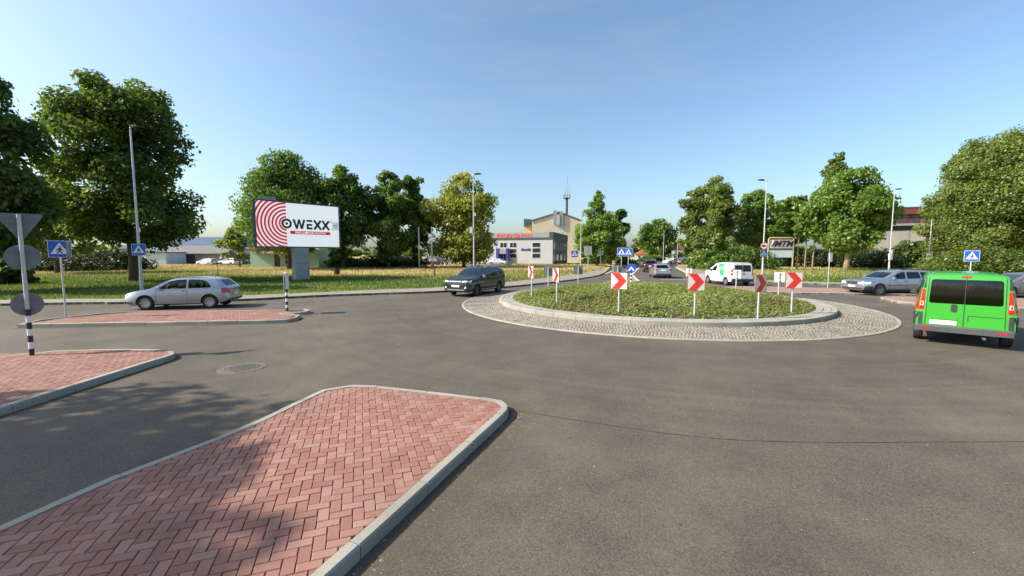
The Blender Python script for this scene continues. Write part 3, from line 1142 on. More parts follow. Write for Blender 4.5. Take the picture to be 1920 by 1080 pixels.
def grass(name, poly, x0, x1, y0, y1, n, label, dry0, dry1):
    y = y0 + (y1 - y0) * rng.uniform(0, 1, n) ** 1.7
    x = rng.uniform(x0, x1, n)
    k = inside(x, y, poly)
    x, y = x[k], y[k]
    tuft = 0.5 + 0.5 * np.sin(x * 0.9 + 2 * np.sin(y * 0.37)) * np.sin(y * 0.8 + np.sin(x * 0.5) * 2)
    x = x + 0.0
    n = len(x)
    far = np.clip((y - 25) / 45, 0, 1)
    hgt = (0.06 + 0.06 * tuft + rng.exponential(0.03, n)) * (1 + 0.9 * far)
    wid = rng.uniform(0.012, 0.03, n) * (1 + 2.2 * far)
    ang = rng.uniform(0, np.pi, n)
    lean = rng.normal(0, 0.35, (n, 2)) * hgt[:, None]
    a = np.stack([x - np.cos(ang) * wid, y - np.sin(ang) * wid, np.full(n, 0.115)], 1)
    b = np.stack([x + np.cos(ang) * wid, y + np.sin(ang) * wid, np.full(n, 0.115)], 1)
    c = np.stack([x + lean[:, 0], y + lean[:, 1], 0.12 + hgt], 1)
    V = np.stack([a, b, c], 1).reshape(-1, 3)
    F = np.arange(3 * n).reshape(n, 3)
    dry = np.clip((y - dry0) / (dry1 - dry0), 0, 1) * 0.72 + 0.26 * (tuft - 0.5) + 0.3 * np.sin(x * 0.13 + 1) * np.sin(y * 0.21)
    tint = np.clip(0.27 + 0.68 * dry + rng.normal(0, 0.08, n), 0, 1)
    o = np_mesh(name, V, F, blade_m, None, {'tint': tint})
    return tag(o, label, 'grass', kind='stuff')


gl = lpath + [(60, 200), (-300, 200), (-300, 12)]
grass('grass', gl, -75, 22, 17, 95, 260000, 'green and straw coloured grass on the left verge', 39, 49)
gr = rpath[::-1] + [(40, 100), (200, 100), (200, 24)]
grass('grass', gr, 18, 95, 30, 80, 80000, 'green and yellowing grass on the right verge', 36, 75)

# ================================================================ TREES
def crown_arrays(H, zb, Rx, n_leaf, leaf, shape='round', n_cl=125, tintc=0.45, seed=1, gap=0.0, Ry=None):
    """leaf clumps spread through an uneven envelope between heights zb and H"""
    g = np.random.default_rng(seed)
    Ry = Ry or Rx

    def env(t):
        if shape == 'round':
            return np.sin(np.pi * np.clip(t, 0, 1) ** 0.85) ** 0.55
        if shape == 'cone':
            return np.sin(np.pi * np.clip(t, 0, 1) ** 0.55) ** 0.8
        if shape == 'maple':
            return np.sin(np.pi * np.clip(t, 0, 1) ** 0.68) ** 0.6
        if shape == 'column':
            return np.clip(np.minimum((t + 0.08) * 5, (1.04 - t) * 2.2), 0, 1) ** 0.6
        if shape == 'dome':
            return np.clip(1 - np.clip(t, 0, 1) ** 2.4, 0, 1) ** 0.5 * np.clip(0.62 + t * 2.2, 0, 1)
        return np.sin(np.pi * np.clip(t, 0.02, 1) ** 1.15) ** 0.6          # 'spread'
    p1, p2, p3 = g.uniform(0, 6.28, 3)
    t = g.uniform(0.0, 1.0 if shape in ('cone', 'dome') else 0.93, n_cl * 4)
    keep = g.uniform(0, 1, len(t)) < env(t) ** 0.8 + 0.12
    t = t[keep][:n_cl]
    n_cl = len(t)
    th = g.uniform(0, 2 * np.pi, n_cl)
    lob = 1 + 0.12 * np.sin(3 * th + p1 + 3 * t) + 0.09 * np.sin(5 * th + p2 - 5 * t) + 0.08 * np.sin(9 * t + p3)
    rr = env(t) * lob * np.where(g.uniform(0, 1, n_cl) < 0.68, g.uniform(0.58, 1.02, n_cl), g.uniform(0.1, 0.6, n_cl))
    cz = zb + (H - zb) * (0.04 + 0.88 * t)
    C = np.stack([rr * np.cos(th) * Rx, rr * np.sin(th) * Ry, cz], 1)
    rc = g.uniform(0.19, 0.33, n_cl) * Rx * (0.48 + 0.58 * env(t))
    # top tufts so the outline is broken
    dd = np.linalg.norm(C[:, None, :] - C[None, :, :], axis=2) + np.eye(n_cl) * 99
    ok = (dd < 0.74 * (rc[:, None] + rc[None, :])).sum(1) >= 2
    if ok.sum() < 0.6 * n_cl:
        ok[:] = True
    C, rc, t, th = C[ok], rc[ok], t[ok], th[ok]
    n_cl = len(C)
    w = rc ** 2
    k = g.choice(n_cl, n_leaf, p=w / w.sum())
    d = g.normal(size=(n_leaf, 3))
    d[:, 2] = d[:, 2] * 0.8 + 0.18
    d /= np.linalg.norm(d, axis=1, keepdims=True)
    rad = rc[k] * (0.35 + 0.75 * g.uniform(0, 1, n_leaf) ** 0.6) * (1 + 0.22 * (g.uniform(0, 1, n_leaf) > 0.93))
    Pp = C[k] + d * rad[:, None] * np.array([1.0, 1.0, 0.72])
    Nn = d * 0.55 + g.normal(size=d.shape) * 0.5 + np.array([0, 0, 0.55])
    Nn /= np.linalg.norm(Nn, axis=1, keepdims=True)
    s = leaf * g.uniform(0.6, 1.35, n_leaf)
    V, F = leaf_quads(Pp, Nn, s, 0.72)
    # bring the crown to its surveyed width and height
    fx = Rx / np.percentile(np.abs(V[:, 0]), 98.6)
    fy = Ry / np.percentile(np.abs(V[:, 1]), 98.6)
    zt = np.percentile(V[:, 2], 99.8)
    fz = (H - zb) / (zt - zb)
    for A in (V, C):
        A[:, 0] *= fx
        A[:, 1] *= fy
        A[:, 2] = zb + (A[:, 2] - zb) * fz
    cl_t = g.normal(0, 0.13, n_cl)
    ti = np.clip(tintc + cl_t[k] + g.normal(0, 0.12, n_leaf), 0, 1)
    return V, F, ti, C, rc


def tree(label, x, y, H, Rx, m, zb=None, leaf=0.4, n=9000, shape='round', tint=0.45, seed=1, trunk=None, group=None, bark=None, lean=0.0,
         name='tree', z=0.12, n_cl=125, Ry=None, limbs=7, cat='tree'):
    zb = H * 0.16 if zb is None else zb
    o = thing(name, label, cat, (x, y, z), 0, group)
    V, F, ti, C, rc = crown_arrays(H, zb, Rx, n, leaf, shape, n_cl, tint, seed, Ry=Ry)
    np_mesh('crown', V, F, m, o, {'tint': ti})
    g = random.Random(seed)
    tr = trunk or max(0.12, H * 0.018)
    mb = MB()
    top = zb + (H - zb) * 0.62
    pts = []
    for i in range(7):
        f = i / 6
        pts.append((lean * f + g.uniform(-1, 1) * 0.05 * H * f * (1 - f) * 0.6, g.uniform(-1, 1) * 0.03 * H * f * (1 - f), -0.15 + (top + 0.15) * f))
    rad = [tr * (1.35 if i == 0 else 1 - 0.75 * i / 6) for i in range(7)]
    mb.tube(pts, rad, 10)
    idx = sorted(range(len(C)), key=lambda i: g.random())[:limbs]
    for i in idx:
        e = Vector(C[i])
        f = min(0.9, max(0.3, (e.z - 0.25 * H) / top * 0.8))
        j = f * 6
        a = Vector(pts[int(j)]).lerp(Vector(pts[min(6, int(j) + 1)]), j - int(j))
        mid = a.lerp(e, 0.5) + Vector((0, 0, -0.06 * H * 0.3))
        r0 = tr * (1 - 0.75 * f) * 0.6
        mb.tube([a, mid, e], [r0, r0 * 0.6, r0 * 0.22], 6, cap=False)
    mb.obj('trunk', bark or bark_m, o, smooth=True)
    return o


def bush(label, x, y, Rx, Ry, H, m, n=3500, leaf=0.3, tint=0.4, seed=1, name='bush', group=None, cat='bush', n_cl=40):
    o = thing(name, label, cat, (x, y, 0.12), 0, group)
    V, F, ti, C, rc = crown_arrays(H, -0.1 * H, Rx, n, leaf, 'dome', n_cl, tint, seed, Ry=Ry)
    V[:, 2] = np.maximum(V[:, 2], 0.0)
    np_mesh('foliage', V, F, m, o, {'tint': ti})
    g = random.Random(seed)
    for i in range(4):
        e = C[g.randrange(len(C))]
        MB().tube([(e[0] * 0.4, e[1] * 0.4, -0.1), (e[0] * 0.7, e[1] * 0.7, e[2] * 0.5), (e[0], e[1], e[2])], [0.06, 0.04, 0.015], 5, cap=False).obj('stem', bark_m, o)
    return o


def T(label, u, Z, vtop, halfw, m, **k):
    """tree whose photographed outline tops out at row vtop and is 2*halfw columns wide"""
    x, y = XY(u, Z)
    c = math.cos(math.atan((min(max(u, 0), 1920) - 960) / FOC))       # wide-angle stretch of round things off the axis
    return tree(label, x, y, ZH(vtop, Z) - 0.12, halfw * Z / FOC * c, m, **k)


G1 = 'broad maples on the left verge'
T('huge dark maple cut off by the left edge of the photo', -40, 26, 112, 172, leaf_deep, zb=1.8, leaf=0.26, n=52000, n_cl=170, tint=0.44, seed=11, shape='maple', group=G1, trunk=0.42)
T('big dark maple standing behind the left lamp post', 254, 36.4, 152, 130, leaf_deep, zb=2.4, leaf=0.27, n=46000, n_cl=150, tint=0.46, seed=12, group=G1, trunk=0.36, shape='maple', limbs=14)
T('low limbed dark tree between the two big maples', 110, 50, 330, 95, leaf_deep, zb=1.5, leaf=0.42, n=9000, tint=0.38, seed=13)
T('wide round tree rising behind the billboard', 545, 64, 288, 98, leaf_mid, zb=2.2, leaf=0.38, n=34000, n_cl=170, tint=0.42, seed=14, trunk=0.35, shape='maple')
T('tree right beside the billboard with a dark right flank', 645, 66, 312, 52, leaf_mid, zb=1.0, leaf=0.40, n=20000, tint=0.40, seed=15, shape='maple')
T('left one of two dark trees between billboard and flag poles', 730, 68, 326, 46, leaf_mid, zb=0.8, leaf=0.40, n=18000, tint=0.34, seed=16, shape='maple')
T('right one of two dark trees between billboard and flag poles', 776, 71, 334, 36, leaf_mid, zb=0.8, leaf=0.40, n=14000, tint=0.32, seed=17, shape='maple')
T('yellow green tree behind the dark sport utility car', 870, 70, 330, 62, leaf_yellow, zb=0.4, leaf=0.40, n=26000, n_cl=160, tint=0.46, seed=18, shape='maple')
T('small pale tree left of the billboard by the parked white cars', 452, 74, 418, 36, leaf_ash, zb=0.9, leaf=0.42, n=3800, n_cl=40, tint=0.5, seed=19)
T('pointed bright green tree right of the cream gabled building', 1118, 78, 360, 42, leaf_bright, zb=0.9, leaf=0.40, n=20000, n_cl=110, tint=0.42, seed=20, shape='cone')
T('darker tree at the right shoulder of the pointed green tree', 1160, 88, 394, 30, leaf_mid, zb=0.5, leaf=0.5, n=9000, n_cl=80, tint=0.36, seed=21)
T('round dark tree closing the far end of the road', 1232, 150, 412, 37, leaf_mid, zb=1.0, leaf=0.85, n=7000, tint=0.42, seed=22)
T('smaller tree left of the round tree at the end of the road', 1203, 175, 444, 22, leaf_deep, zb=0.5, leaf=0.9, n=2600, n_cl=35, tint=0.45, seed=23)
T('tall full tree right of the road ahead above the white van', 1332, 74, 334, 46, leaf_ash, zb=0.6, leaf=0.40, n=24000, n_cl=150, tint=0.40, seed=24, shape='column')
T('leaning left limb tree in front of the tall full tree by the road', 1298, 76, 352, 30, leaf_ash, zb=2.0, leaf=0.46, n=6000, tint=0.36, seed=25)
T('layered tree behind the lamp post with the round sign', 1415, 76, 356, 46, leaf_bright, zb=2.0, leaf=0.42, n=13000, tint=0.36, seed=26, shape='maple')
T('thin tree over the framed company sign', 1478, 78, 368, 36, leaf_bright, zb=2.6, leaf=0.48, n=6500, tint=0.34, seed=27)
T('tall feathery dark tree rising behind the bright lime tree', 1556, 84, 288, 44, leaf_deep, zb=3, leaf=0.5, n=12000, n_cl=100, tint=0.60, seed=28, shape='cone')
T('broad bright green lime tree with a pale trunk behind the silver estate car', 1584, 59, 318, 78, leaf_bright, zb=2.3, leaf=0.36, n=32000, n_cl=150, tint=0.40, seed=29, bark=bark_pale, trunk=0.34, shape='maple')
T('huge pale green willow filling the right edge of the photo', 1858, 56, 252, 118, leaf_ash, zb=0.3, leaf=0.27, n=75000, n_cl=240, tint=0.46, seed=30, trunk=0.4)
T('second willow cut off by the right edge behind the green van', 1965, 50, 258, 100, leaf_ash, zb=0.3, leaf=0.27, n=38000, n_cl=100, tint=0.42, seed=31)
T('loose left crown of the willow group by the red roofed building', 1786, 62, 292, 74, leaf_ash, zb=0.3, leaf=0.30, n=26000, tint=0.5, seed=32)
T('bushy low tree under the red roofed building behind two lamp posts', 1700, 70, 452, 40, leaf_deep, zb=0.2, leaf=0.5, n=5500, tint=0.42, seed=33)
for k, (u, vt) in enumerate(((1492, 400), (1507, 410), (1521, 405))):
    T(('first', 'second', 'third')[k] + ' of three slender pale trunks right of the framed company sign', u, 62, vt, 15, leaf_bright, zb=4.4, leaf=0.42, n=1500, n_cl=22, tint=0.45,
      seed=40 + k, trunk=0.11, bark=bark_pale, group='slender trees beside the framed sign', limbs=3)
# trees that shade the near island from beyond the left edge of the view
tree('broad roadside tree left behind the viewpoint shading the brick island', -17.0, 0.9, 11.7, 2.4, leaf_mid, zb=5.4, leaf=0.26, n=10000, n_cl=60, tint=0.45, seed=51)
tree('tall roadside tree further left shading the near asphalt', -19.0, 2.3, 11.4, 3.2, leaf_mid, zb=5.6, leaf=0.26, n=5600, n_cl=60, tint=0.45, seed=52)

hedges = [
    ('shade-dark hedge along the back of the left verge under the maples', 90, 56, 130, 500, 470, leaf_shrub_shaded, 61),
    ('shade-dark hedge left of the grey warehouse under the big maple', 215, 60, 70, 500, 472, leaf_shrub_shaded, 62),
    ('clipped shade-dark shrubs at the foot of the two dark trees', 735, 72, 66, 500, 478, leaf_shrub_shaded, 63),
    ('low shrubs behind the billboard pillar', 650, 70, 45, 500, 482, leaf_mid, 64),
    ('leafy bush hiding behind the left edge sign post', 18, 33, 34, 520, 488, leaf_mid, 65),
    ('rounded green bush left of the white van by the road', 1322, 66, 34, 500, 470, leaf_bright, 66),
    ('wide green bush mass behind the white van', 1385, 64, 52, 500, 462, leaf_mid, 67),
    ('shade-dark backdrop shrubs under the framed company sign', 1460, 74, 56, 500, 474, leaf_shrub_shaded, 68),  # this and the next two: dark backdrop added for shade under trees
    ('shade-dark backdrop shrubs left of the lime tree trunk', 1540, 72, 40, 500, 470, leaf_shrub_shaded, 69),
    ('shade-dark backdrop shrubs right of the lime tree trunk behind the silver estate car', 1640, 68, 72, 500, 468, leaf_shrub_shaded, 70),
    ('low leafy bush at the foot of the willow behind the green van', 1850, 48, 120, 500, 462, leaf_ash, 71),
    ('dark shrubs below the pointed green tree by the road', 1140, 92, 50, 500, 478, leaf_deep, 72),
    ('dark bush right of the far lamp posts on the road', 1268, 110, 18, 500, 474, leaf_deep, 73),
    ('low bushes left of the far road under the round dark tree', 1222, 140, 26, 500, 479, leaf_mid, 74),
]
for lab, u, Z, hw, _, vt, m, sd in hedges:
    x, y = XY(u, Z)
    bush(lab, x, y, hw * Z / FOC, min(3.0, hw * Z / FOC), ZH(vt, Z), m, n=int(1500 + 60 * hw), leaf=0.22 + Z * 0.0025, tint=0.10 if u < 800 else 0.32, seed=sd, n_cl=int(20 + hw * 0.7))  # left-hand ones also get a darker tint for the tree shade

# distant belt of woodland closing the horizon
Vs, Fs, Ts = [], [], []
off = 0
for k in range(150):
    a = -1.1 + 2.2 * (k + rng.uniform(-0.4, 0.4)) / 150
    D = rng.uniform(330, 430)
    if abs(math.tan(a) - 0.345) < 0.022:
        continue
    V, F, ti, C, rc = crown_arrays(rng.uniform(6, 11.5), -1, rng.uniform(6, 9), 420, 2.2, 'dome', 16, 0.42, 300 + k)
    V = V + np.array([math.sin(a) * D, math.cos(a) * D, 0])
    Vs.append(V)
    Fs.append(F + off)
    Ts.append(ti)
    off += len(V)
tag(np_mesh('treeline', np.concatenate(Vs), np.concatenate(Fs), leaf_mid, None, {'tint': np.concatenate(Ts)}),
    'distant belt of woodland along the horizon', 'woods', kind='stuff')

# ================================================================ BUILDINGS
wall_white = mat('white_cladding', (0.43, 0.43, 0.445), 0.7, var=0.05, scale=0.8)
wall_dark = mat('charcoal_cladding', (0.055, 0.060, 0.068), 0.7, var=0.15, scale=0.8)
wall_grey = mat('grey_cladding', (0.20, 0.205, 0.205), 0.8, var=0.12, scale=0.5)
wall_cream = mat('cream_render', (0.56, 0.47, 0.35), 0.9, var=0.06, scale=0.4)
wall_mint = mat('mint_render', (0.34, 0.50, 0.37), 0.9, var=0.08, scale=0.6)
purple_p = mat('purple_panel', (0.045, 0.035, 0.27), 0.5, var=0.1)
fascia_grey = mat('fascia_grey', (0.30, 0.32, 0.33), 0.5, 0.2, var=0.08, scale=0.7)
blue_roof = mat('blue_roof', (0.055, 0.085, 0.135), 0.7, var=0.12, scale=0.3)
grey_roof = mat('fibre_cement_roof', (0.15, 0.15, 0.15), 0.9, var=0.12, scale=0.4)
wall_pale = mat('pale_blue_wall', (0.46, 0.53, 0.57), 0.9, var=0.1, scale=0.5)
wall_conc = mat('panel_concrete', (0.27, 0.25, 0.215), 0.9, var=0.15, scale=0.4)
wall_redbrown = mat('red_brown_fascia', (0.115, 0.024, 0.02), 0.7, var=0.15, scale=0.5)
yellow_p = mat('yellow_render', (0.72, 0.50, 0.20), 0.9, var=0.08)
red_letter = mat('red_letter', (0.80, 0.09, 0.07), 0.5, var=0.05)


def text(body, size, m, parent, loc, rot=(math.pi / 2, 0, 0), ext=0.01, shear=0.0, align='CENTER', bold=0.0, sx=1.0, name='lettering'):
    cu = bpy.data.curves.new(name, 'FONT')
    cu.body = body
    cu.size = size
    cu.extrude = ext
    cu.offset = bold
    cu.shear = shear
    cu.align_x = align
    cu.align_y = 'CENTER'
    cu.resolution_u = 3
    t = bpy.data.objects.new('tmp', cu)
    COL.objects.link(t)
    dg = bpy.context.evaluated_depsgraph_get()
    me = bpy.data.meshes.new_from_object(t.evaluated_get(dg))
    bpy.data.objects.remove(t)
    me.name = name
    me.materials.clear()
    me.materials.append(m)
    o = link(bpy.data.objects.new(name, me), parent)
    o.location = loc
    o.rotation_euler = rot
    o.scale = (sx, 1, 1)
    return o


def window(parent, x, z, w, h, y=0.0, cols=1, rows=1, m=None, fm=None, name='window', side=None):
    """window on the local wall plane y (facing -Y): frame proud of the wall, panes set in; side=+1/-1 puts it on an X wall"""
    fr, pn = MB(), MB()
    fw = 0.06
    A = Matrix.Identity(4) if side is None else Matrix.Translation((y, 0, 0)) @ Matrix.Rotation(side * math.pi / 2, 4, 'Z') @ Matrix.Translation((0, -y, 0)) @ Matrix.Translation((0, 0, 0))
    x0, x1, z0, z1 = x - w / 2, x + w / 2, z - h / 2, z + h / 2

    def bx(mb, a, b, c, d, e, f):
        if side is None:
            mb.box(a, b, y + c, y + d, e, f)
        elif side > 0:
            mb.box(y - d, y - c, a, b, e, f)
        else:
            mb.box(y + c, y + d, a, b, e, f)
    bx(fr, x0 - fw, x0, -0.05, 0.03, z0 - fw, z1 + fw)
    bx(fr, x1, x1 + fw, -0.05, 0.03, z0 - fw, z1 + fw)
    bx(fr, x0, x1, -0.05, 0.03, z0 - fw, z0)
    bx(fr, x0, x1, -0.05, 0.03, z1, z1 + fw)
    for i in range(1, cols):
        xx = x0 + w * i / cols
        bx(fr, xx - 0.03, xx + 0.03, -0.04, 0.03, z0, z1)
    for i in range(1, rows):
        zz = z0 + h * i / rows
        bx(fr, x0, x1, -0.038, 0.028, zz - 0.03, zz + 0.03)
    f = fr.obj(name, fm or white_p, parent)
    bx(pn, x0 - 0.004, x1 + 0.004, -0.02, 0.01, z0 - 0.004, z1 + 0.004)
    pn.obj('pane', m or pane_m, f)
    return f


# -- white training centre with the dark fascia
bx_, by_ = XY(1035.5, 90)
ang = math.atan2(-0.30, 0.954)
wb = thing('office_building', 'white clad two storey building with dark fascia and red lettering', 'building', (bx_, by_, 0.1), ang)
L, D = 21.0, 18.0
mb = MB()
mb.box(-L, 0, 0, D, 0.25, 5.55)
mb.obj('wall', wall_white, wb)
MB().box(0.003, 0.06, 0.0, D, 0.25, 5.55).obj('side_cladding', wall_grey, wb)
MB().box(0.062, 0.10, 3.2, D - 0.3, 0.25, 5.5).obj('dark_panel', wall_dark, wb)
MB().box(-L, 0.03, -0.03, D, -0.2, 0.25).obj('plinth', wall_dark, wb)
mb = MB()
mb.box(-L - 0.1, 0.16, -0.12, D, 5.55, 5.95)
mb.obj('cornice', wall_dark, wb)
mb = MB()
mb.box(-L - 0.1, -0.75, -0.10, 0.05, 5.95, 7.05)
mb.obj('sign_band', fascia_grey, wb)
mb = MB()
mb.box(-0.74, 0.16, -0.12, D, 5.952, 7.1)
mb.obj('fascia_return', wall_dark, wb)
MB().box(-L, -0.8, 0.06, D, 5.952, 6.2).obj('roof', grey_roof, wb)
for z in np.arange(0.55, 5.5, 0.42):
    pass
gr_ = MB()
for z in np.arange(0.67, 5.5, 0.42):
    gr_.box(-L, 0, -0.012, 0.0, z - 0.02, z + 0.02)
g_ = gr_.obj('cladding_joint', mat('joint_grey', (0.55, 0.55, 0.57), 0.8), wb)
g_['kind'] = 'stuff'
text('IKACIJŲ CENTRAS', 0.95, red_letter, wb, (-12.7, -0.13, 6.42), ext=0.03, align='LEFT', bold=0.02, sx=1.06)
text('Baustila', 0.72, purple_p, wb, (-6.0, -0.06, 3.35), ext=0.02, shear=0.25, bold=0.025)
for xc, w in ((-11.15, 1.55), (-8.9, 1.5)):
    window(wb, xc, 4.35, w, 1.05, 0.0, 2, 1)
for zc in (3.05, 1.95):
    window(wb, -8.9, zc, 1.5, 0.85, 0.0)
for zc in (4.35, 3.15, 1.98):
    window(wb, -3.6, zc, 1.75, 0.95, 0.0)
for yc in (1.6,):
    for zc in (4.1, 1.6):
        window(wb, yc, zc, 1.5, 1.3, 0.06, 2, 1, side=1, m=wall_pale)
for yc in (5.0, 9.5, 14.0):
    for zc in (4.1, 1.6):
        window(wb, yc, zc, 2.2, 1.4, 0.10, 2, 1, side=1, m=pane_m)
MB().box(-12.6, -12.0, -0.9, 0, 0.0, 3.62).obj('entrance_pillar', purple_p, wb)
MB().box(-10.3, -9.72, -0.9, 0, -0.1, 3.62).obj('entrance_pillar', purple_p, wb)
MB().box(-11.99, -10.31, -0.8, 0, 2.42, 3.5).obj('entrance_canopy', fascia_grey, wb)
d_ = window(wb, -11.15, 1.2, 1.5, 2.2, 0.0, 2, 1, name='door')

# -- cream gabled block
x, y = XY(1042, 128)
cb = thing('apartment_building', 'tall cream gabled building behind the white training centre', 'building', (x, y, 0), R(-4))
gable = [(-7.4, 0), (7.6, 0), (7.6, 12.4), (0.9, 14.9), (-6.9, 12.6), (-7.4, 12.4)]
MB().prism(gable, (0, 0, 0), (1, 0, 0), (0, 0, 1), -22).obj('wall', wall_cream, cb)
mb = MB()
mb.prism([(-7.6, 12.42), (-6.9, 12.72), (0.9, 15.02), (7.9, 12.42), (7.9, 12.7), (0.9, 15.32), (-7.0, 13.0), (-7.6, 12.7)], (0, -0.3, 0), (1, 0, 0), (0, 0, 1), -22.5)
mb.obj('roof', grey_roof, cb)
mb = MB()
mb.box(-0.9, 0.15, -0.55, -0.002, 11.6, 15.6)
mb.box(1.0, 2.0, -0.55, -0.002, 10.9, 15.3)
mb.obj('vent_shaft', fascia_grey, cb)
MB().box(0.16, 0.99, -0.75, -0.002, 11.2, 14.3).obj('shaft_panel', wall_white, cb)
window(cb, 1.1, 9.6, 1.7, 2.3, 0.0, 1, 3, m=wall_pale)
window(cb, 1.1, 6.4, 1.7, 2.3, 0.0, 1, 3, m=wall_pale)
window(cb, 1.1, 3.2, 1.7, 2.3, 0.0, 1, 3, m=wall_pale)
mb = MB()
mb.box(-9.6, -7.42, 1.0, 12, 0, 11.6)
mb.obj('side_wing', wall_cream, cb)
MB().box(-9.6, -7.5, 0.2, 0.98, 7.9, 8.9).obj('balcony', wall_white, cb)
MB().box(-9.3, -7.7, 0.9, 0.985, 8.92, 10.9).obj('balcony_recess', yellow_p, cb)
MB().prism([(-9.9, 11.0), (-7.42, 11.9), (-7.42, 13.0), (-9.9, 13.2)], (0, 0.0, 0), (1, 0, 0), (0, 0, 1), -12).obj('dormer_roof', blue_roof, cb)
x, y = XY(1061, 131)
ms = thing('antenna_mast', 'dark mast with a platform and thin aerials above the cream building', 'mast', (x, y, 0))
MB().tube([(0, 0, 0), (0, 0, 20.0)], [0.42, 0.36], 8).obj('pole', wall_dark, ms)
mb = MB()
mb.box(-0.95, 0.95, -0.95, 0.95, 19.6, 19.72)
for sx in (-0.95, 0.95):
    for sy in (-0.95, 0.95):
        mb.tube([(sx, sy, 19.7), (sx, sy, 20.7)], 0.05, 5)
for a, b in (((-1, -1), (1, -1)), ((1, -1), (1, 1)), ((1, 1), (-1, 1)), ((-1, 1), (-1, -1))):
    mb.tube([(a[0] * 0.95, a[1] * 0.95, 20.65), (b[0] * 0.95, b[1] * 0.95, 20.65)], 0.045, 5)
mb.obj('platform', wall_dark, ms)
for dx, h in ((0.1, 26.8), (0.75, 23.8), (-0.5, 23.0)):
    MB().tube([(dx, 0, 19.7), (dx, 0, h)], [0.05, 0.025], 5).obj('aerial', wall_dark, ms)

# -- grey warehouse and blue roofed hall on the left
x, y = XY(380, 96)
wh = thing('warehouse', 'low grey warehouse with a pale roof behind the parked white cars', 'building', (x, y, 0), R(6))
MB().box(-13.5, 5.2, 0, 12, 0, 2.55).obj('wall', wall_conc, wh)
MB().prism([(-0.35, 2.58), (5.0, 4.3), (12.3, 4.6), (12.3, 4.4), (5.0, 4.12), (-0.3, 2.42)], (-13.8, 0, 0), (0, 1, 0), (0, 0, 1), 19.2).obj('roof', grey_roof, wh)
MB().prism([(-0.7, 2.26), (0.8, 2.5), (0.8, 2.4), (-0.7, 2.14)], (-11.5, -0.6, 0), (0, 1, 0), (0, 0, 1), 8.5).obj('canopy', wall_white, wh)
window(wh, -6.5, 1.3, 3.0, 1.5, 0.0, 3, 1)
MB().box(-3.6, -1.2, -0.03, 0.02, 0, 2.2).obj('gate', wall_dark, wh)
MB().box(5.22, 11.0, 2, 10, 0, 3.2).obj('annex', wall_grey, wh)
x, y = XY(300, 88)
b2 = thing('shed', 'pale blue flat roofed shed left of the grey warehouse', 'building', (x, y, 0), R(4))
MB().box(-3.2, 1.6, 0, 6, 0, 2.7).obj('wall', wall_pale, b2)
MB().box(-3.4, 1.8, -0.2, 6.2, 2.7, 2.9).obj('roof', blue_roof, b2)
x, y = XY(385, 170)
b3 = thing('industrial_hall', 'big dark blue roofed hall far behind the grey warehouse', 'building', (x, y, 0), R(0))
MB().box(-34, 20, 0, 30, 0, 4.6).obj('wall', wall_grey, b3)
MB().prism([(-0.5, 4.62), (15, 9.9), (30.5, 4.62)], (-34.5, 0, 0), (0, 1, 0), (0, 0, 1), 55).obj('roof', blue_roof, b3)
MB().box(9.0, 12.0, 8, 10, 7.4, 9.2).obj('roof_vent', blue_roof, b3)

# -- mint shop behind the billboard
x, y = XY(536, 70)
b4 = thing('shop', 'mint green shop with a blue fascia behind the billboard', 'building', (x, y, 0), R(3))
MB().box(-5.6, 5.6, 0, 9, 0, 3.2).obj('wall', wall_mint, b4)
MB().box(-5.75, 1.4, -0.5, 9, 3.2, 6.3).obj('fascia', blue_roof, b4)
MB().box(-5.76, 1.41, -0.52, -0.502, 3.2, 3.42).obj('stripe', sign_red, b4)
MB().box(-5.76, 1.41, -0.52, -0.502, 3.425, 3.55).obj('stripe', white_p, b4)
MB().box(-5.95, 1.6, -0.6, 9.1, 6.3, 6.42).obj('roof', wall_white, b4)
MB().prism([(-1.6, 2.55), (-0.02, 3.15), (-0.02, 3.05), (-1.6, 2.45)], (-4.2, 0, 0), (0, 1, 0), (0, 0, 1), 4.6).obj('awning', mat('brown_awning', (0.16, 0.10, 0.07), 0.8), b4)
window(b4, -1.2, 1.4, 1.0, 2.2, 0.0, name='door')
window(b4, 0.9, 1.6, 1.7, 1.5, 0.0, 3, 2)
# -- pale building and teal shed behind the flag poles
x, y = XY(822, 100)
b5 = thing('house', 'pale blue house behind the parked dark cars and flag poles', 'building', (x, y, 0), R(5))
MB().box(-3.0, 5.0, 0, 8, 0, 4.7).obj('wall', wall_pale, b5)
MB().box(-3.3, 5.3, -0.3, 8.3, 4.7, 5.0).obj('roof', wall_dark, b5)
window(b5, -0.9, 2.5, 1.6, 1.3, 0.0, 2, 1)
window(b5, 2.6, 3.6, 1.6, 1.1, 0.0, 2, 1)
x, y = XY(755, 84)
b6 = thing('shed', 'small teal shed showing under the two dark trees', 'building', (x, y, 0), R(2))
MB().box(-2.3, 1.4, 0, 4, 0, 1.75).obj('wall', mat('teal_wall', (0.13, 0.30, 0.30), 0.8), b6)
MB().box(-2.5, 1.6, -0.2, 4.2, 1.75, 1.9).obj('roof', grey_roof, b6)
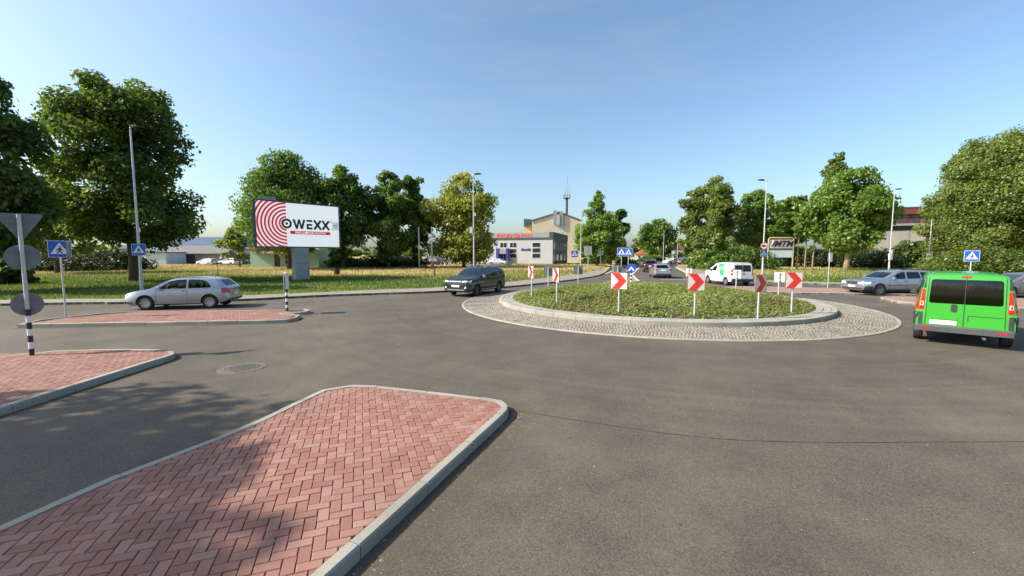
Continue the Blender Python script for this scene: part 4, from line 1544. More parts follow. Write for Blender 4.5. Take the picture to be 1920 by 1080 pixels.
# -- red roofed hall on the right
x, y = XY(1712, 98)
b7 = thing('factory_hall', 'red brown topped concrete hall between lime tree and willow', 'building', (x, y, 0), R(-24))
MB().box(-13, 10, 0, 16, 0, 8.0).obj('wall', wall_conc, b7)
MB().box(-12.8, 9.8, 0.7, 15.8, 8.0, 9.1).obj('recess', wall_dark, b7)
MB().box(-13.2, 10.2, -0.9, 16, 9.1, 9.6).obj('ledge', wall_grey, b7)
MB().box(-12.9, 9.9, 0.5, 15.8, 9.6, 11.8).obj('upper_wall', wall_redbrown, b7)
MB().box(-13.2, 10.2, -0.3, 16.1, 11.8, 13.2).obj('fascia', wall_redbrown, b7)
MB().box(-13.3, 10.3, -0.4, 16.2, 13.2, 13.45).obj('roof', wall_dark, b7)
for i in range(14):
    window(b7, -11.9 + 1.65 * i, 10.7, 1.15, 1.6, 0.5, 1, 1, fm=wall_redbrown)
for i in range(7):
    MB().box(-12 + 3.4 * i, -11.6 + 3.4 * i, -0.06, -0.003, 0, 7.98).obj('pilaster', wall_grey, b7)
# -- little house with an orange roof far along the road
x, y = XY(1201, 165)
b8 = thing('house', 'small orange roofed house far along the left of the road', 'building', (x, y, 0), R(-14))
MB().box(-2.2, 3.6, 0, 7, 0, 2.3).obj('wall', wall_cream, b8)
MB().prism([(-2.6, 2.3), (4.0, 2.3), (0.7, 4.3)], (0, -0.3, 0), (1, 0, 0), (0, 0, 1), -7.6).obj('roof', mat('orange_tiles', (0.42, 0.16, 0.07), 0.9), b8)
window(b8, -0.8, 1.3, 0.9, 1.0, 0.0)
window(b8, 2.1, 1.3, 0.9, 1.0, 0.0)
x, y = XY(1262, 190)
b9 = thing('house', 'far pale house with a brown roof right of the road end', 'building', (x, y, 0), R(-14))
MB().box(-3, 4, 0, 7, 0, 4.6).obj('wall', wall_conc, b9)
MB().prism([(-3.4, 4.6), (4.4, 4.6), (0.5, 7.4)], (0, -0.3, 0), (1, 0, 0), (0, 0, 1), -7.6).obj('roof', mat('brown_tiles', (0.18, 0.09, 0.06), 0.9), b9)
window(b9, -1.2, 3.0, 1.0, 1.2, 0.0)
window(b9, 2.2, 3.0, 1.0, 1.2, 0.0)

# ================================================================ SIGNS, LAMPS, BILLBOARD
def face_dir(nx, ny):
    """rotation that turns local -Y towards (nx, ny)"""
    return math.atan2(ny, nx) + math.pi / 2


WALKER = [  # crossing figure in a unit box: torso with legs and arms as one outline
    (-0.02, 0.62), (0.10, 0.62), (0.20, 0.42), (0.30, 0.36), (0.27, 0.30), (0.13, 0.36), (0.10, 0.44), (0.07, 0.30), (0.22, 0.02), (0.13, 0.0), (0.0, 0.22),
    (-0.16, 0.0), (-0.27, 0.02), (-0.08, 0.30), (-0.07, 0.46), (-0.16, 0.40), (-0.22, 0.28), (-0.29, 0.31), (-0.20, 0.48)]


def ped_plate(parent, x, y, z, size, rz=0.0, back=None):
    """square blue crossing sign centred at (x, y, z), facing local -Y turned by rz"""
    s = size
    p = MB().prism(rrect(s, s, s * 0.06), (0, 0.018, 0), (1, 0, 0), (0, 0, 1), 0.018)
    o = p.obj('sign_plate', back or sign_back, parent)
    o.location = (x, y, z)
    o.rotation_euler = (0, 0, rz)
    MB().prism(rrect(s * 0.99, s * 0.99, s * 0.06), (0, -0.0005, 0), (1, 0, 0), (0, 0, 1), 0.002).obj('border', white_p, o)
    MB().prism(rrect(s * 0.94, s * 0.94, s * 0.05), (0, -0.0028, 0), (1, 0, 0), (0, 0, 1), 0.003).obj('blue_field', sign_blue, o)
    t = s * 0.40
    MB().prism([(-t, -s * 0.29), (t, -s * 0.29), (0, s * 0.39)], (0, -0.006, 0), (1, 0, 0), (0, 0, 1), 0.003).obj('triangle', white_p, o)
    k = s * 0.56
    w = MB().prism([(a * k, -s * 0.27 + b * k) for a, b in WALKER], (0, -0.0095, 0), (1, 0, 0), (0, 0, 1), 0.003)
    w.prism(circ(k * 0.075, 10, 0.05 * k, -s * 0.27 + 0.71 * k), (0, -0.0095, 0), (1, 0, 0), (0, 0, 1), 0.003)
    w.obj('walker', black_p, o)
    st = MB()
    for i in range(5):
        st.prism([(-t * 0.8 + i * t * 0.36, -s * 0.285), (-t * 0.8 + i * t * 0.36 + t * 0.16, -s * 0.285), (-t * 0.8 + i * t * 0.36 + t * 0.16, -s * 0.25), (-t * 0.8 + i * t * 0.36, -s * 0.25)],
                 (0, -0.0092, 0), (1, 0, 0), (0, 0, 1), 0.002)
    return o


def post(parent, h, r=0.03, m=None, z0=-0.2, name='pole', x=0.0, y=0.0):
    return MB().tube([(x, y, z0), (x, y, h)], r, 12).obj(name, m or galv, parent, smooth=True, angle=40)


def ped_sign(label, x, y, z, nx, ny, zc, size=0.6, both=None, group='pedestrian crossing signs', base=0.12, top=None):
    o = thing('crossing_sign', label, 'traffic sign', (x, y, base), face_dir(nx, ny), group)
    post(o, top or (zc - base + size * 0.5))
    ped_plate(o, 0, -0.05, zc - base, size)
    if both is not None:
        ped_plate(o, 0.03 * math.sin(both), 0.05, zc - base, size, both)
    return o


def brackets(o, zs, y=-0.018):
    for z in zs:
        MB().box(-0.05, 0.05, y, y + 0.05, z - 0.02, z + 0.02).obj('clamp', galv, o)


# ---- chevron boards round the mound
def chevron(label, u, v, nx, ny, xy=None, hgt=0.95, lit=sign_back, k=1.0):
    if xy is None:
        g = G(u, v, 0.36)
        x, y = g.x, g.y
    else:
        x, y = xy
    r = math.hypot(x - RC[0], y - RC[1])
    z = mound_z(r)
    o = thing('chevron_sign', label, 'traffic sign', (x, y, z), face_dir(nx, ny), 'chevron boards around the planted mound')
    post(o, hgt + 0.5, 0.034)
    zc = hgt + 0.28
    b = MB().prism(rrect(0.60 * k, 0.60 * k, 0.03), (0, -0.036, zc), (1, 0, 0), (0, 0, 1), 0.022).obj('board', lit, o)
    MB().prism(rrect(0.585 * k, 0.585 * k, 0.03), (0, -0.0585, zc), (1, 0, 0), (0, 0, 1), 0.002).obj('white_face', cream_p, b)
    a = [(-0.27, 0.29), (0.02, 0.29), (0.27, 0.0), (0.02, -0.29), (-0.27, -0.29), (-0.02, 0.0)]
    MB().prism([(p * k, q * k) for p, q in a], (0, -0.061, zc), (1, 0, 0), (0, 0, 1), 0.003).obj('chevron', sign_red, b)
    for s in (-1, 1):
        MB().box(s * 0.2925 * k - 0.006, s * 0.2925 * k + 0.006, -0.0645, -0.0605, zc - 0.29 * k, zc + 0.29 * k).obj('red_edge', sign_red, b)
    for dz in (-0.18, 0.18):
        MB().box(-0.06, 0.06, -0.035, 0.04, zc + dz - 0.02, zc + dz + 0.02).obj('clamp', galv, o)
    return o


chevron('narrow looking chevron board leftmost on the roundabout mound', 997, 558, -0.93, -0.38)
chevron('narrow looking chevron board second from the left on the mound', 1044, 570, -0.94, -0.34)
chevron('front chevron board at the left centre of the mound with a cream face', 1160, 585, -0.42, -0.91)
chevron('front chevron board at the middle of the mound', 1302, 590, -0.10, -1.0)
chevron('shaded narrow chevron board between the front middle and rightmost one', 1421, 591, 0.42, -0.91)
chevron('front chevron board rightmost on the mound', 1484, 583, -0.12, -1.0)


def rim_pt(u):
    """far-side point of the 6.4 m ring on the bearing of photo column u"""
    k = (u - 960) / FOC / 0.9967
    a, b, c = k * k + 1, -2 * (k * RC[0] + RC[1]), RC[0] ** 2 + RC[1] ** 2 - 6.4 ** 2
    Y = (-b + math.sqrt(max(0, b * b - 4 * a * c))) / (2 * a)
    return (k * Y, Y)


for lab, u, n, m in (('shade-grey back of a chevron board on the far left of the mound', 1028, (0.1, 1), sign_back),
                     ('shade-grey back of a chevron board before the left crossing sign', 1084, (0.05, 1), sign_back),
                     ('back of a chevron board behind the left front one', 1158, (0.15, 1), sign_back),
                     ('sunlit-pale back of a chevron board left of the white van', 1290, (0.93, 0.36), sign_back2),
                     ('sunlit-pale back of a chevron board in front of the white van', 1380, (0.90, 0.43), sign_back2),
                     ('sunlit-pale back of a chevron board between the two right front boards', 1460, (0.85, 0.52), sign_back2)):
    chevron(lab, 0, 0, n[0], n[1], xy=rim_pt(u), hgt=0.85 if u < 1200 else 0.72, lit=m, k=0.95 if u < 1200 else 0.84)

# ---- striped post with three sign backs on the left island
g = G(60, 666, 0.125)
o = thing('sign_post', 'striped post with three grey sign backs on the left island', 'traffic sign', (g.x, g.y, 0.125), 0)
H_ = 3.28
post(o, H_, 0.038)
mb_w, mb_b = MB(), MB()
for i in range(7):
    (mb_b if i % 2 == 0 else mb_w).tube([(0, 0, 0.004 + i * 0.155), (0, 0, 0.004 + (i + 1) * 0.155)], 0.045, 14)
mb_b.obj('black_band', black_p, o, smooth=True, angle=40)['kind'] = 'stuff'
mb_w.obj('white_band', white_p, o, smooth=True, angle=40)['kind'] = 'stuff'
SGR = R(9)
tri = [(-0.37, 0.29), (-0.34, 0.33), (0.34, 0.33), (0.37, 0.29), (0.025, -0.29), (-0.025, -0.29)]


def back_plate(parent, poly, z, m=sign_back, front=white_p, dx=0.0, edge=sign_red):
    p = MB().prism(poly, (dx, 0.085, z), (1, 0, 0), (0, 0, 1), 0.02).obj('sign_plate', m, parent)
    MB().prism([(a * 0.97, b * 0.97) for a, b in poly], (dx, 0.0885, z), (1, 0, 0), (0, 0, 1), 0.003).obj('sign_face', front, p)
    for dz, hw in ((-0.12, 0.11), (0.12, 0.2)):
        MB().box(dx - hw, dx + hw, 0.045, 0.064, z + dz - 0.014, z + dz + 0.014).obj('rail', sign_back, p)
    return p


o.rotation_euler.z = R(46)
back_plate(o, tri, 2.97, sign_back)
back_plate(o, circ(0.29, 32), 2.30, sign_back, sign_blue)
back_plate(o, circ(0.265, 32), 1.20, sign_back, sign_blue)

# ---- crossing sign on the long island, lamp post behind it
g = G(124, 595, 0.125)
ped_sign('tilted blue crossing sign on a post left of the silver hatchback', g.x, g.y, 0, 0.55, -0.83, ZH(467, g.y), 0.62, both=R(150), base=0.125)
g = G(538.5, 583, 0.125)
o = thing('marker_post', 'black and white post with an edge on sign at the notched island end', 'traffic sign', (g.x, g.y, 0.125), face_dir(-0.95, -0.3))
for i in range(7):
    MB().tube([(0, 0, i * 0.13), (0, 0, i * 0.13 + 0.13)], 0.05, 12).obj('black_band' if i % 2 == 0 else 'white_band', black_p if i % 2 == 0 else white_p, o)
MB().prism(rrect(0.5, 0.68, 0.03), (0, -0.02, 1.26), (1, 0, 0), (0, 0, 1), 0.03).obj('sign_plate', white_p, o)
MB().prism(circ(0.2, 20), (0, -0.0515, 1.30), (1, 0, 0), (0, 0, 1), 0.003).obj('blue_disc', sign_blue, o)
MB().prism(rrect(0.5, 0.68, 0.03), (0, 0.06, 1.26), (1, 0, 0), (0, 0, 1), 0.03).obj('sign_plate', white_p, o)


# ---- lamp posts
def lamp(label, u, vtop, Z=None, H=10.5, base=0.12, arm=0, dirx=1, group='tall grey lamp posts around the roundabout', dark=False):
    if Z is None:
        Z = (H + base - CAM_H) * FOC / (476 - vtop)
    x, y = XY(u, Z)
    o = thing('street_lamp', label, 'street lamp', (x, y, base), 0, group)
    MB().tube([(0, 0, -0.2), (0, 0, 1.2), (0, 0, 1.21), (0, 0, H - 0.1)], [0.105, 0.10, 0.088, 0.045], 12).obj('pole', galv, o, smooth=True, angle=30)
    MB().box(-0.05, 0.05, -0.112, -0.095, 0.5, 0.95).obj('service_door', galv, o)
    a = MB()
    a.tube([(0, 0, H - 0.15), (0, 0, H), (dirx * 0.25, 0, H + 0.04)], 0.04, 8)
    a.obj('arm', galv, o, smooth=True)
    hd = MB()
    hd.prism([(0.12, 0.0), (0.85, 0.06), (0.85, 0.12), (0.5, 0.17), (0.12, 0.13)], (0, 0.14, H), (dirx, 0, 0), (0, 0, 1), 0.28)
    hd.obj('lamp_head', sign_back if dark else plastic, o)
    return o


lc = lamp('left lamp post in front of the big maple with two crossing signs', 266, 248, Z=26.6, H=10.2, dirx=0.6)
ped_plate(lc, 0.10, -0.14, ZH(468, 26.6) - 0.12, 0.72, R(22))
ped_plate(lc, -0.2, 0.1, ZH(468, 26.6) - 0.12, 0.72, R(-100))
le = lamp('lamp post behind the dark sport utility car by the yellow green tree', 889, 331)
MB().box(-0.42, -0.12, -0.12, 0.1, 4.55, 5.15).obj('junction_box', white_p, le)
MB().box(0.1, 0.25, -0.15, 0.05, 6.3, 6.6).obj('camera_box', white_p, le)
lf = lamp('lamp post carrying a round sign and a crossing sign right of the mound', 1428, 341, dirx=-1)
Zf = (10.5 + 0.12 - CAM_H) * FOC / (476 - 341)
p = MB().prism(circ(0.42, 28), (0, -0.10, ZH(461, Zf) - 0.12), (1, 0, 0), (0, 0, 1), 0.02).obj('round_sign', sign_red, lf)
MB().prism(circ(0.34, 28), (0, -0.1215, ZH(461, Zf) - 0.12), (1, 0, 0), (0, 0, 1), 0.003).obj('white_disc', white_p, p)
zt = ZH(461, Zf) - 0.12
MB().prism([(-0.24, zt - 0.1), (0.2, zt - 0.1), (0.2, zt + 0.04), (0.06, zt + 0.04), (0.06, zt + 0.1), (-0.24, zt + 0.1)], (0, -0.125, 0), (1, 0, 0), (0, 0, 1), 0.003).obj('truck_symbol', black_p, p)
ped_plate(lf, 0, -0.12, ZH(475, Zf) - 0.12, 0.78, R(6))
lg = lamp('lamp post right of the lime tree with small sign boxes', 1664, 358)
Zg = (10.5 + 0.12 - CAM_H) * FOC / (476 - 358)
MB().box(-0.25, 0.05, -0.2, -0.09, ZH(489, Zg), ZH(477, Zg)).obj('sign_box', white_p, lg)
MB().box(0.09, 0.22, -0.2, 0.2, ZH(489, Zg), ZH(470, Zg)).obj('control_box', galv, lg)
lh = lamp('shorter lamp post in front of the willow with a pale sign box', 1737, 412, H=7.0)
Zh = (7.0 + 0.12 - CAM_H) * FOC / (476 - 412)
MB().box(-0.45, 0.05, -0.2, -0.1, ZH(487, Zh), ZH(475, Zh)).obj('sign_box', white_p, lh)
MB().box(0.1, 0.3, -0.2, 0.2, ZH(487, Zh), ZH(474, Zh)).obj('control_box', galv, lh)
lamp('thin lamp post in front of the pointed green tree', 1088, 408, H=8.2, Z=66, dirx=0.5)
lamp('far lamp post at the left of the round tree at the road end', 1242, 440, H=9, Z=120, dirx=-0.6)
lamp('far lamp post beside the parked white car', 1268, 455, H=7, Z=108, dirx=0.4)
lamp('lamp post by the bushes left of the tall full tree', 1299, 462, H=5.6, Z=80, dirx=0.3)

for lab, u, vt, Z in (('left bare white flag pole in front of the dark trees', 787, 429, 67), ('right white flag pole with a furled pale flag', 811, 428, 67)):
    x, y = XY(u, Z)
    o = thing('flag_pole', lab, 'flag pole', (x, y, 0.12), 0, 'white flag poles on the left verge')
    MB().tube([(0, 0, -0.1), (0, 0, ZH(vt, Z))], [0.11, 0.08], 10).obj('pole', white_p, o, smooth=True)
    MB().lathe([(0.0, ZH(vt, Z) + 0.2), (0.1, ZH(vt, Z) + 0.08), (0.09, ZH(vt, Z) - 0.02)], 8).obj('finial', white_p, o)
    if u > 800:
        fl = MB()
        z0 = ZH(vt, Z) - 0.9
        vs = []
        for i in range(6):
            xx = 0.1 + i * 0.14
            vs += [(xx, 0.12 * math.sin(i * 2.1), z0 - 0.03 * i * i), (xx, 0.12 * math.sin(i * 2.1 + 0.5), z0 - 0.75 - 0.01 * i)]
        fl.add(vs, [(2 * i, 2 * i + 1, 2 * i + 3, 2 * i + 2) for i in range(5)])
        fl.obj('flag', wall_pale, o)

# ---- crossing signs and posts on the far side
g_ = XY(1164, 32.5)
ped_sign('left of the two overlapping crossing signs on the road ahead', g_[0], g_[1], 0, -0.3, -0.95, ZH(472.5, 32.5), 0.66)
g_ = XY(1177, 33.6)
ped_sign('right of the two overlapping crossing signs on the road ahead', g_[0], g_[1], 0, -0.3, -0.95, ZH(473, 33.6), 0.62)
g_ = XY(1076.5, 41)
ped_sign('crossing sign standing on the left footpath by the white building', g_[0], g_[1], 0, -0.05, -1, ZH(476, 41), 0.66)
g_ = XY(1816.5, 23.0)
ped_sign('crossing sign rising behind the green van', g_[0], g_[1], 0, -0.6, -0.8, ZH(480, 23.0), 0.60)
g_ = XY(1552, 30.5)
ped_sign('edge on crossing sign on its post right of the mound', g_[0], g_[1], 0, 0.97, -0.25, ZH(482.5, 30.5), 0.66)

x, y = XY(1183, 30.0)
o = thing('keep_straight_sign', 'round blue arrow sign on a black and white post', 'traffic sign', (x, y, 0.1), face_dir(-0.3, -0.95))
zc = ZH(503, 30) - 0.1
p = MB().prism(circ(0.33, 32), (0, -0.03, zc), (1, 0, 0), (0, 0, 1), 0.02).obj('sign_plate', sign_blue, o)
MB().prism([(-0.19, -0.10), (0, 0.14), (0.19, -0.10), (0.19, -0.19), (0.115, -0.19), (0, 0.0), (-0.115, -0.19), (-0.19, -0.19)][::1], (0, -0.0515, zc), (1, 0, 0), (0, 0, 1), 0.003).obj('arrow', white_p, p)
for i in range(9):
    MB().tube([(0, 0, 0.0 + i * 0.125), (0, 0, 0.125 + i * 0.125)], 0.055, 10).obj('black_band' if i % 2 == 0 else 'white_band', black_p if i % 2 == 0 else white_p, o)
MB().tube([(0, 0, 1.125), (0, 0, zc + 0.3)], 0.028, 8).obj('pole', galv, o)
x, y = XY(1176, 30.6)
o = thing('marker_post', 'black and white post just left of the round blue arrow', 'traffic post', (x, y, 0.1))
for i in range(10):
    MB().tube([(0, 0, i * 0.125), (0, 0, 0.125 + i * 0.125)], 0.055, 10).obj('black_band' if i % 2 == 0 else 'white_band', black_p if i % 2 == 0 else white_p, o)
x, y = XY(1102, 62)
o = thing('sign_board', 'pair of pale sign backs on one post below the pointed green tree', 'traffic sign', (x, y, 0.12))
post(o, 3.6, 0.05)
MB().box(-0.62, -0.02, -0.12, -0.08, 2.2, 3.5).obj('sign_plate', sign_back2, o)
MB().box(0.06, 0.5, -0.12, -0.08, 2.2, 3.5).obj('sign_plate', sign_back2, o)
x, y = XY(1125.5, 60)
o = thing('sign_board', 'dark shield shaped sign back in the shade of the pointed tree', 'traffic sign', (x, y, 0.12))
post(o, 2.6, 0.05, sign_back)
MB().prism([(-0.4, 0.35), (0.4, 0.35), (0.4, 0.0), (0.0, -0.45), (-0.4, 0.0)], (0, -0.06, 2.55), (1, 0, 0), (0, 0, 1), 0.03).obj('sign_plate', sign_back, o)
x, y = XY(1149.5, 62)
o = thing('marker_board', 'small red and white marker board left of the far kerb', 'traffic sign', (x, y, 0.12))
post(o, 0.9, 0.04)
b = MB().box(-0.22, 0.22, -0.08, -0.045, 0.25, 1.35).obj('board', white_p, o)
for i in range(3):
    MB().prism([(-0.22, 0.30 + i * 0.36), (0.22, 0.44 + i * 0.36), (0.22, 0.60 + i * 0.36), (-0.22, 0.46 + i * 0.36)], (0, -0.082, 0), (1, 0, 0), (0, 0, 1), 0.003).obj('red_stripe', sign_red, b)
x, y = XY(1260, 96)
o = thing('sign_board', 'small white square sign above the parked white car', 'traffic sign', (x, y, 0.12))
post(o, 3.1, 0.05)
MB().box(-0.35, 0.35, -0.1, -0.06, 2.3, 3.1).obj('sign_plate', white_p, o)

# ---- small things on the left verge
x, y = XY(632.5, 47)
o = thing('litter_bin', 'small black litter bin on the grass right of the billboard', 'bin', (x, y, 0.12))
MB().lathe([(0.0, 0.06), (0.27, 0.06), (0.30, 0.78), (0.25, 0.80), (0.24, 0.4), (0.0, 0.4)], 14).obj('bin_body', black_p, o)
for s in (-1, 1):
    MB().tube([(s * 0.33, 0, -0.1), (s * 0.33, 0, 0.95)], 0.025, 6).obj('leg', black_p, o)
for k, u in enumerate((667, 672.5, 681)):
    x, y = XY(u, 45 + k)
    o = thing('stake', ('left', 'middle', 'right')[k] + ' of three thin wooden stakes in the grass right of the litter bin', 'stake', (x, y, 0.1), 0, 'thin stakes in the grass')
    MB().tube([(0, 0, -0.1), (0.02, 0, 1.0)], 0.03, 6).obj('stake_pole', bark_m, o)
for lab, u, v, h, r in (('short dark brown post in the grass below the right flag pole', 814.5, 517, 0.95, 0.07), ('very thin dark stake in the grass left of the flag poles', 776, 515, 0.9, 0.02),
                        ('thin rusty stake in the dry grass left of the billboard', 409, 522, 1.4, 0.02)):
    g = G(u, v, 0.12)
    o = thing('post', lab, 'post', (g.x, g.y, 0.1))
    MB().tube([(0, 0, -0.1), (0, 0, h)], r, 8).obj('post_shaft', bark_m, o)
    MB().tube([(0, 0, h), (0, 0, h + 0.03)], r * 0.7, 8).obj('post_cap', bark_m, o)
x, y = XY(835, 80)
o = thing('bollard', 'short pale bollard by the parked dark red car', 'bollard', (x, y, 0.12))
MB().lathe([(0.0, 1.15), (0.1, 1.08), (0.14, 0.0)], 10).obj('shaft', white_p, o)

# ---- billboard
bl = Vector((-21.7, 35.3, 0))
br = Vector((-16.85, 40.8, 0))
mid = (bl + br) / 2
W_ = (br - bl).length
o = thing('billboard', 'large billboard with red rings and black lettering on a concrete pillar', 'billboard', (mid.x, mid.y, 0.12), math.atan2(br.y - bl.y, br.x - bl.x))
z0, z1 = 2.95, 6.95
MB().bbox(-0.62, 0.62, -0.36, 0.5, -0.2, 2.92, 0.04).obj('pillar', concrete, o)
for zz in (0.75, 1.5, 2.25):
    MB().box(-0.625, 0.625, -0.364, -0.3605, zz - 0.012, zz + 0.012).obj('pillar_joint', sign_back, o)
fr = MB()
h = W_ / 2
fr.box(-h, h, -0.16, 0.16, z0, z1)
fr.obj('frame', frame_blue, o)
fw = 0.085
for a in ((-h - 0.02, -h + fw, z0 - 0.02, z1 + 0.02), (h - fw, h + 0.02, z0 - 0.02, z1 + 0.02), (-h + fw, h - fw, z0 - 0.02, z0 + fw), (-h + fw, h - fw, z1 - fw, z1 + 0.02)):
    MB().box(a[0], a[1], -0.24, -0.161, a[2], a[3]).obj('frame_bar', frame_blue, o)
pw, pz0, pz1 = h - fw, z0 + fw, z1 - fw
po = MB().box(-pw, pw, -0.185, -0.162, pz0, pz1).obj('poster', poster_white_glow, o)  # face glows faintly by itself, no lamp behind it
pcx, pcz = -0.94, (pz0 + pz1) / 2 + 0.1
S = 2 * pw / 1520.0       # poster units: photo crop pixels across the face
lim_x0, lim_x1 = -pw + 0.004, -pw + 2 * pw * 0.338


def ring_poly(r0, r1):
    """ring clipped to the left third of the poster, as quads"""
    mb = MB()
    cx, cz = lim_x1 + 0.02, pcz
    n = 96
    for k in range(n):
        q = []
        for r, t in ((r0, k), (r1, k), (r1, k + 1), (r0, k + 1)):
            a = math.pi / 2 + math.pi * t / n * 1.0
            q.append((cx + r * math.cos(a), cz + r * math.sin(a)))
        c = clip_poly(q if poly_area(q) > 0 else q[::-1], [(lim_x0, pz0 + 0.004), (lim_x1, pz0 + 0.004), (lim_x1, pz1 - 0.004), (lim_x0, pz1 - 0.004)])
        if len(c) > 2:
            mb.add([(x, -0.1875, z) for x, z in c], [tuple(range(len(c)))])
    return mb


step = 0.262
for i in range(9):
    r0 = 0.50 + i * 0.292
    mb = ring_poly(r0, r0 + 0.155)
    if mb.v:
        mb.obj('ring', poster_red_glow, po)
# lettering O W E X X from bars
y_ = -0.1885


def bar(mb, p, q, w):
    p, q = Vector(p), Vector(q)
    d = (q - p).normalized()
    nn = Vector((-d.y, d.x)) * w / 2
    mb.prism([tuple(p + nn), tuple(p - nn), tuple(q - nn), tuple(q + nn)], (0, y_, 0), (1, 0, 0), (0, 0, 1), 0.004)


ox, oz, orr = lim_x1 + 0.02, pcz, 0.44
mb = MB()
ro, ri = circ(orr, 40), circ(orr - 0.145, 40)
mb.prism(circ(orr, 40, ox, oz), (0, y_ + 0.002, 0), (1, 0, 0), (0, 0, 1), 0.004)
mb.obj('letter_ring', black_p, po)
MB().prism(circ(orr - 0.19, 40, ox, oz), (0, y_ - 0.0025, 0), (1, 0, 0), (0, 0, 1), 0.003).obj('letter_hole', poster_white_glow, po)
MB().prism(circ(0.115, 20, ox, oz), (0, y_ - 0.006, 0), (1, 0, 0), (0, 0, 1), 0.003).obj('letter_dot', black_p, po)
zt, zb_ = pcz + 0.42, pcz - 0.42
lx = ox + 0.58
mb = MB()
bar(mb, (lx, zt), (lx + 0.27, zb_), 0.19)
bar(mb, (lx + 0.27, zb_), (lx + 0.47, zt), 0.16)
bar(mb, (lx + 0.47, zt), (lx + 0.68, zb_), 0.16)
bar(mb, (lx + 0.68, zb_), (lx + 0.93, zt), 0.19)
mb.obj('letter_w', black_p, po)['kind'] = 'stuff'
lx += 1.12
mb = MB()
bar(mb, (lx, zt - 0.08), (lx + 0.52, zt - 0.08), 0.18)
bar(mb, (lx, pcz - 0.02), (lx + 0.52, pcz - 0.02), 0.17)
bar(mb, (lx, zb_ + 0.08), (lx + 0.52, zb_ + 0.08), 0.18)
bar(mb, (lx + 0.09, zb_ + 0.171), (lx + 0.09, pcz - 0.106), 0.18)
mb.obj('letter_e', black_p, po)['kind'] = 'stuff'
for k in range(2):
    lx += 0.68 if k == 0 else 0.76
    mb = MB()
    bar(mb, (lx, zt), (lx + 0.62, zb_), 0.20)
    bar(mb, (lx + 0.62, zt), (lx, zb_), 0.20)
    mb.obj('letter_x', black_p, po)['kind'] = 'stuff'
text('®', 0.26, black_p, po, (lx + 0.80, y_, zt - 0.04), ext=0.003)
bx0, bx1 = ox + 0.26, lx + 0.72
MB().prism([(bx0, zb_ - 0.48), (bx1, zb_ - 0.48), (bx1, zb_ - 0.2), (bx0, zb_ - 0.2)], (0, y_ + 0.002, 0), (1, 0, 0), (0, 0, 1), 0.004).obj('banner', poster_red_glow, po)
text('REKLAMINIAI PLOTAI', 0.235, poster_white_glow, po, ((bx0 + bx1) / 2, y_ - 0.006, zb_ - 0.345), ext=0.002, bold=0.004, sx=1.22)
MB().prism([(pw - 0.66, pcz - 0.42), (pw - 0.003, pcz - 0.42), (pw - 0.003, pcz + 0.36), (pw - 0.66, pcz + 0.36)], (0, y_ + 0.002, 0), (1, 0, 0), (0, 0, 1), 0.004).obj('grey_box', poster_grey_glow, po)
text('EASY', 0.17, black_p, po, (pw - 0.31, y_ - 0.006, pcz + 0.04), ext=0.002, bold=0.004)
text('0 000', 0.13, black_p, po, (pw - 0.30, y_ - 0.006, pcz - 0.15), ext=0.002)
MB().box(-h + 0.55, -h + 1.75, -0.1, 0.15, z1 + 0.022, z1 + 0.30).obj('top_box', sign_back2, o)
for k in range(6):
    MB().box(-h + 0.53, -h + 1.77, -0.106, -0.1005, z1 + 0.04 + k * 0.045, z1 + 0.055 + k * 0.045).obj('louvre', sign_back, o)
for xx in (0.2, 1.6, 2.7):
    MB().tube([(xx, -0.1, z1 + 0.02), (xx, -0.5, z1 + 0.16)], 0.03, 6).obj('lamp_arm', galv, o)
    MB().box(xx - 0.12, xx + 0.12, -0.66, -0.46, z1 + 0.1, z1 + 0.2).obj('flood_lamp', sign_back, o)

# ---- framed company sign on the right
x, y = XY(1460, 62)
o = thing('company_sign', 'yellow tube frame with a slanted lettered panel and a pale panel', 'sign', (x, y, 0.12), R(-6))
yel = mat('yellow_tube', (0.40, 0.31, 0.13), 0.6, var=0.2)
MB().tube([(-1.75, 0, -0.1), (-1.75, 0, 4.5), (-1.6, 0, 4.75), (1.55, 0, 4.75), (1.75, 0, 4.55), (1.75, 0, -0.1)], 0.10, 8).obj('frame', yel, o, smooth=True, angle=60)
pn = MB().box(-1.62, 1.62, -0.06, 0.06, 3.2, 4.5).obj('letter_panel', mat('panel_mauve', (0.34, 0.31, 0.32), 0.6), o)
text('/MTM', 1.15, black_p, pn, (0.1, -0.075, 3.84), ext=0.012, shear=0.35, bold=0.035, sx=1.05)
MB().prism([(-1.5, 3.25), (-1.25, 3.25), (-0.95, 4.45), (-1.2, 4.45)], (0, -0.062, 0), (1, 0, 0), (0, 0, 1), 0.005).obj('stripe', white_p, pn)
MB().box(-1.62, 1.62, -0.08, 0.08, 2.96, 3.16).obj('rail', wall_dark, o)
MB().box(-1.62, 1.62, -0.05, 0.05, 1.85, 2.94).obj('pale_panel', wall_pale, o)

# ================================================================ VEHICLES
def paint(name, col, metal=0.0, rough=0.3):
    return mat(name, col, rough, metal, var=0.03, scale=2.0, coat=0.7)


def interp(poly, x):
    xs = [p[0] for p in poly][::-1]
    zs = [p[1] for p in poly][::-1]
    for i in range(1, len(xs)):
        if xs[i] <= xs[i - 1]:
            xs[i] = xs[i - 1] + 1e-4
    return float(np.interp(x, xs, zs))


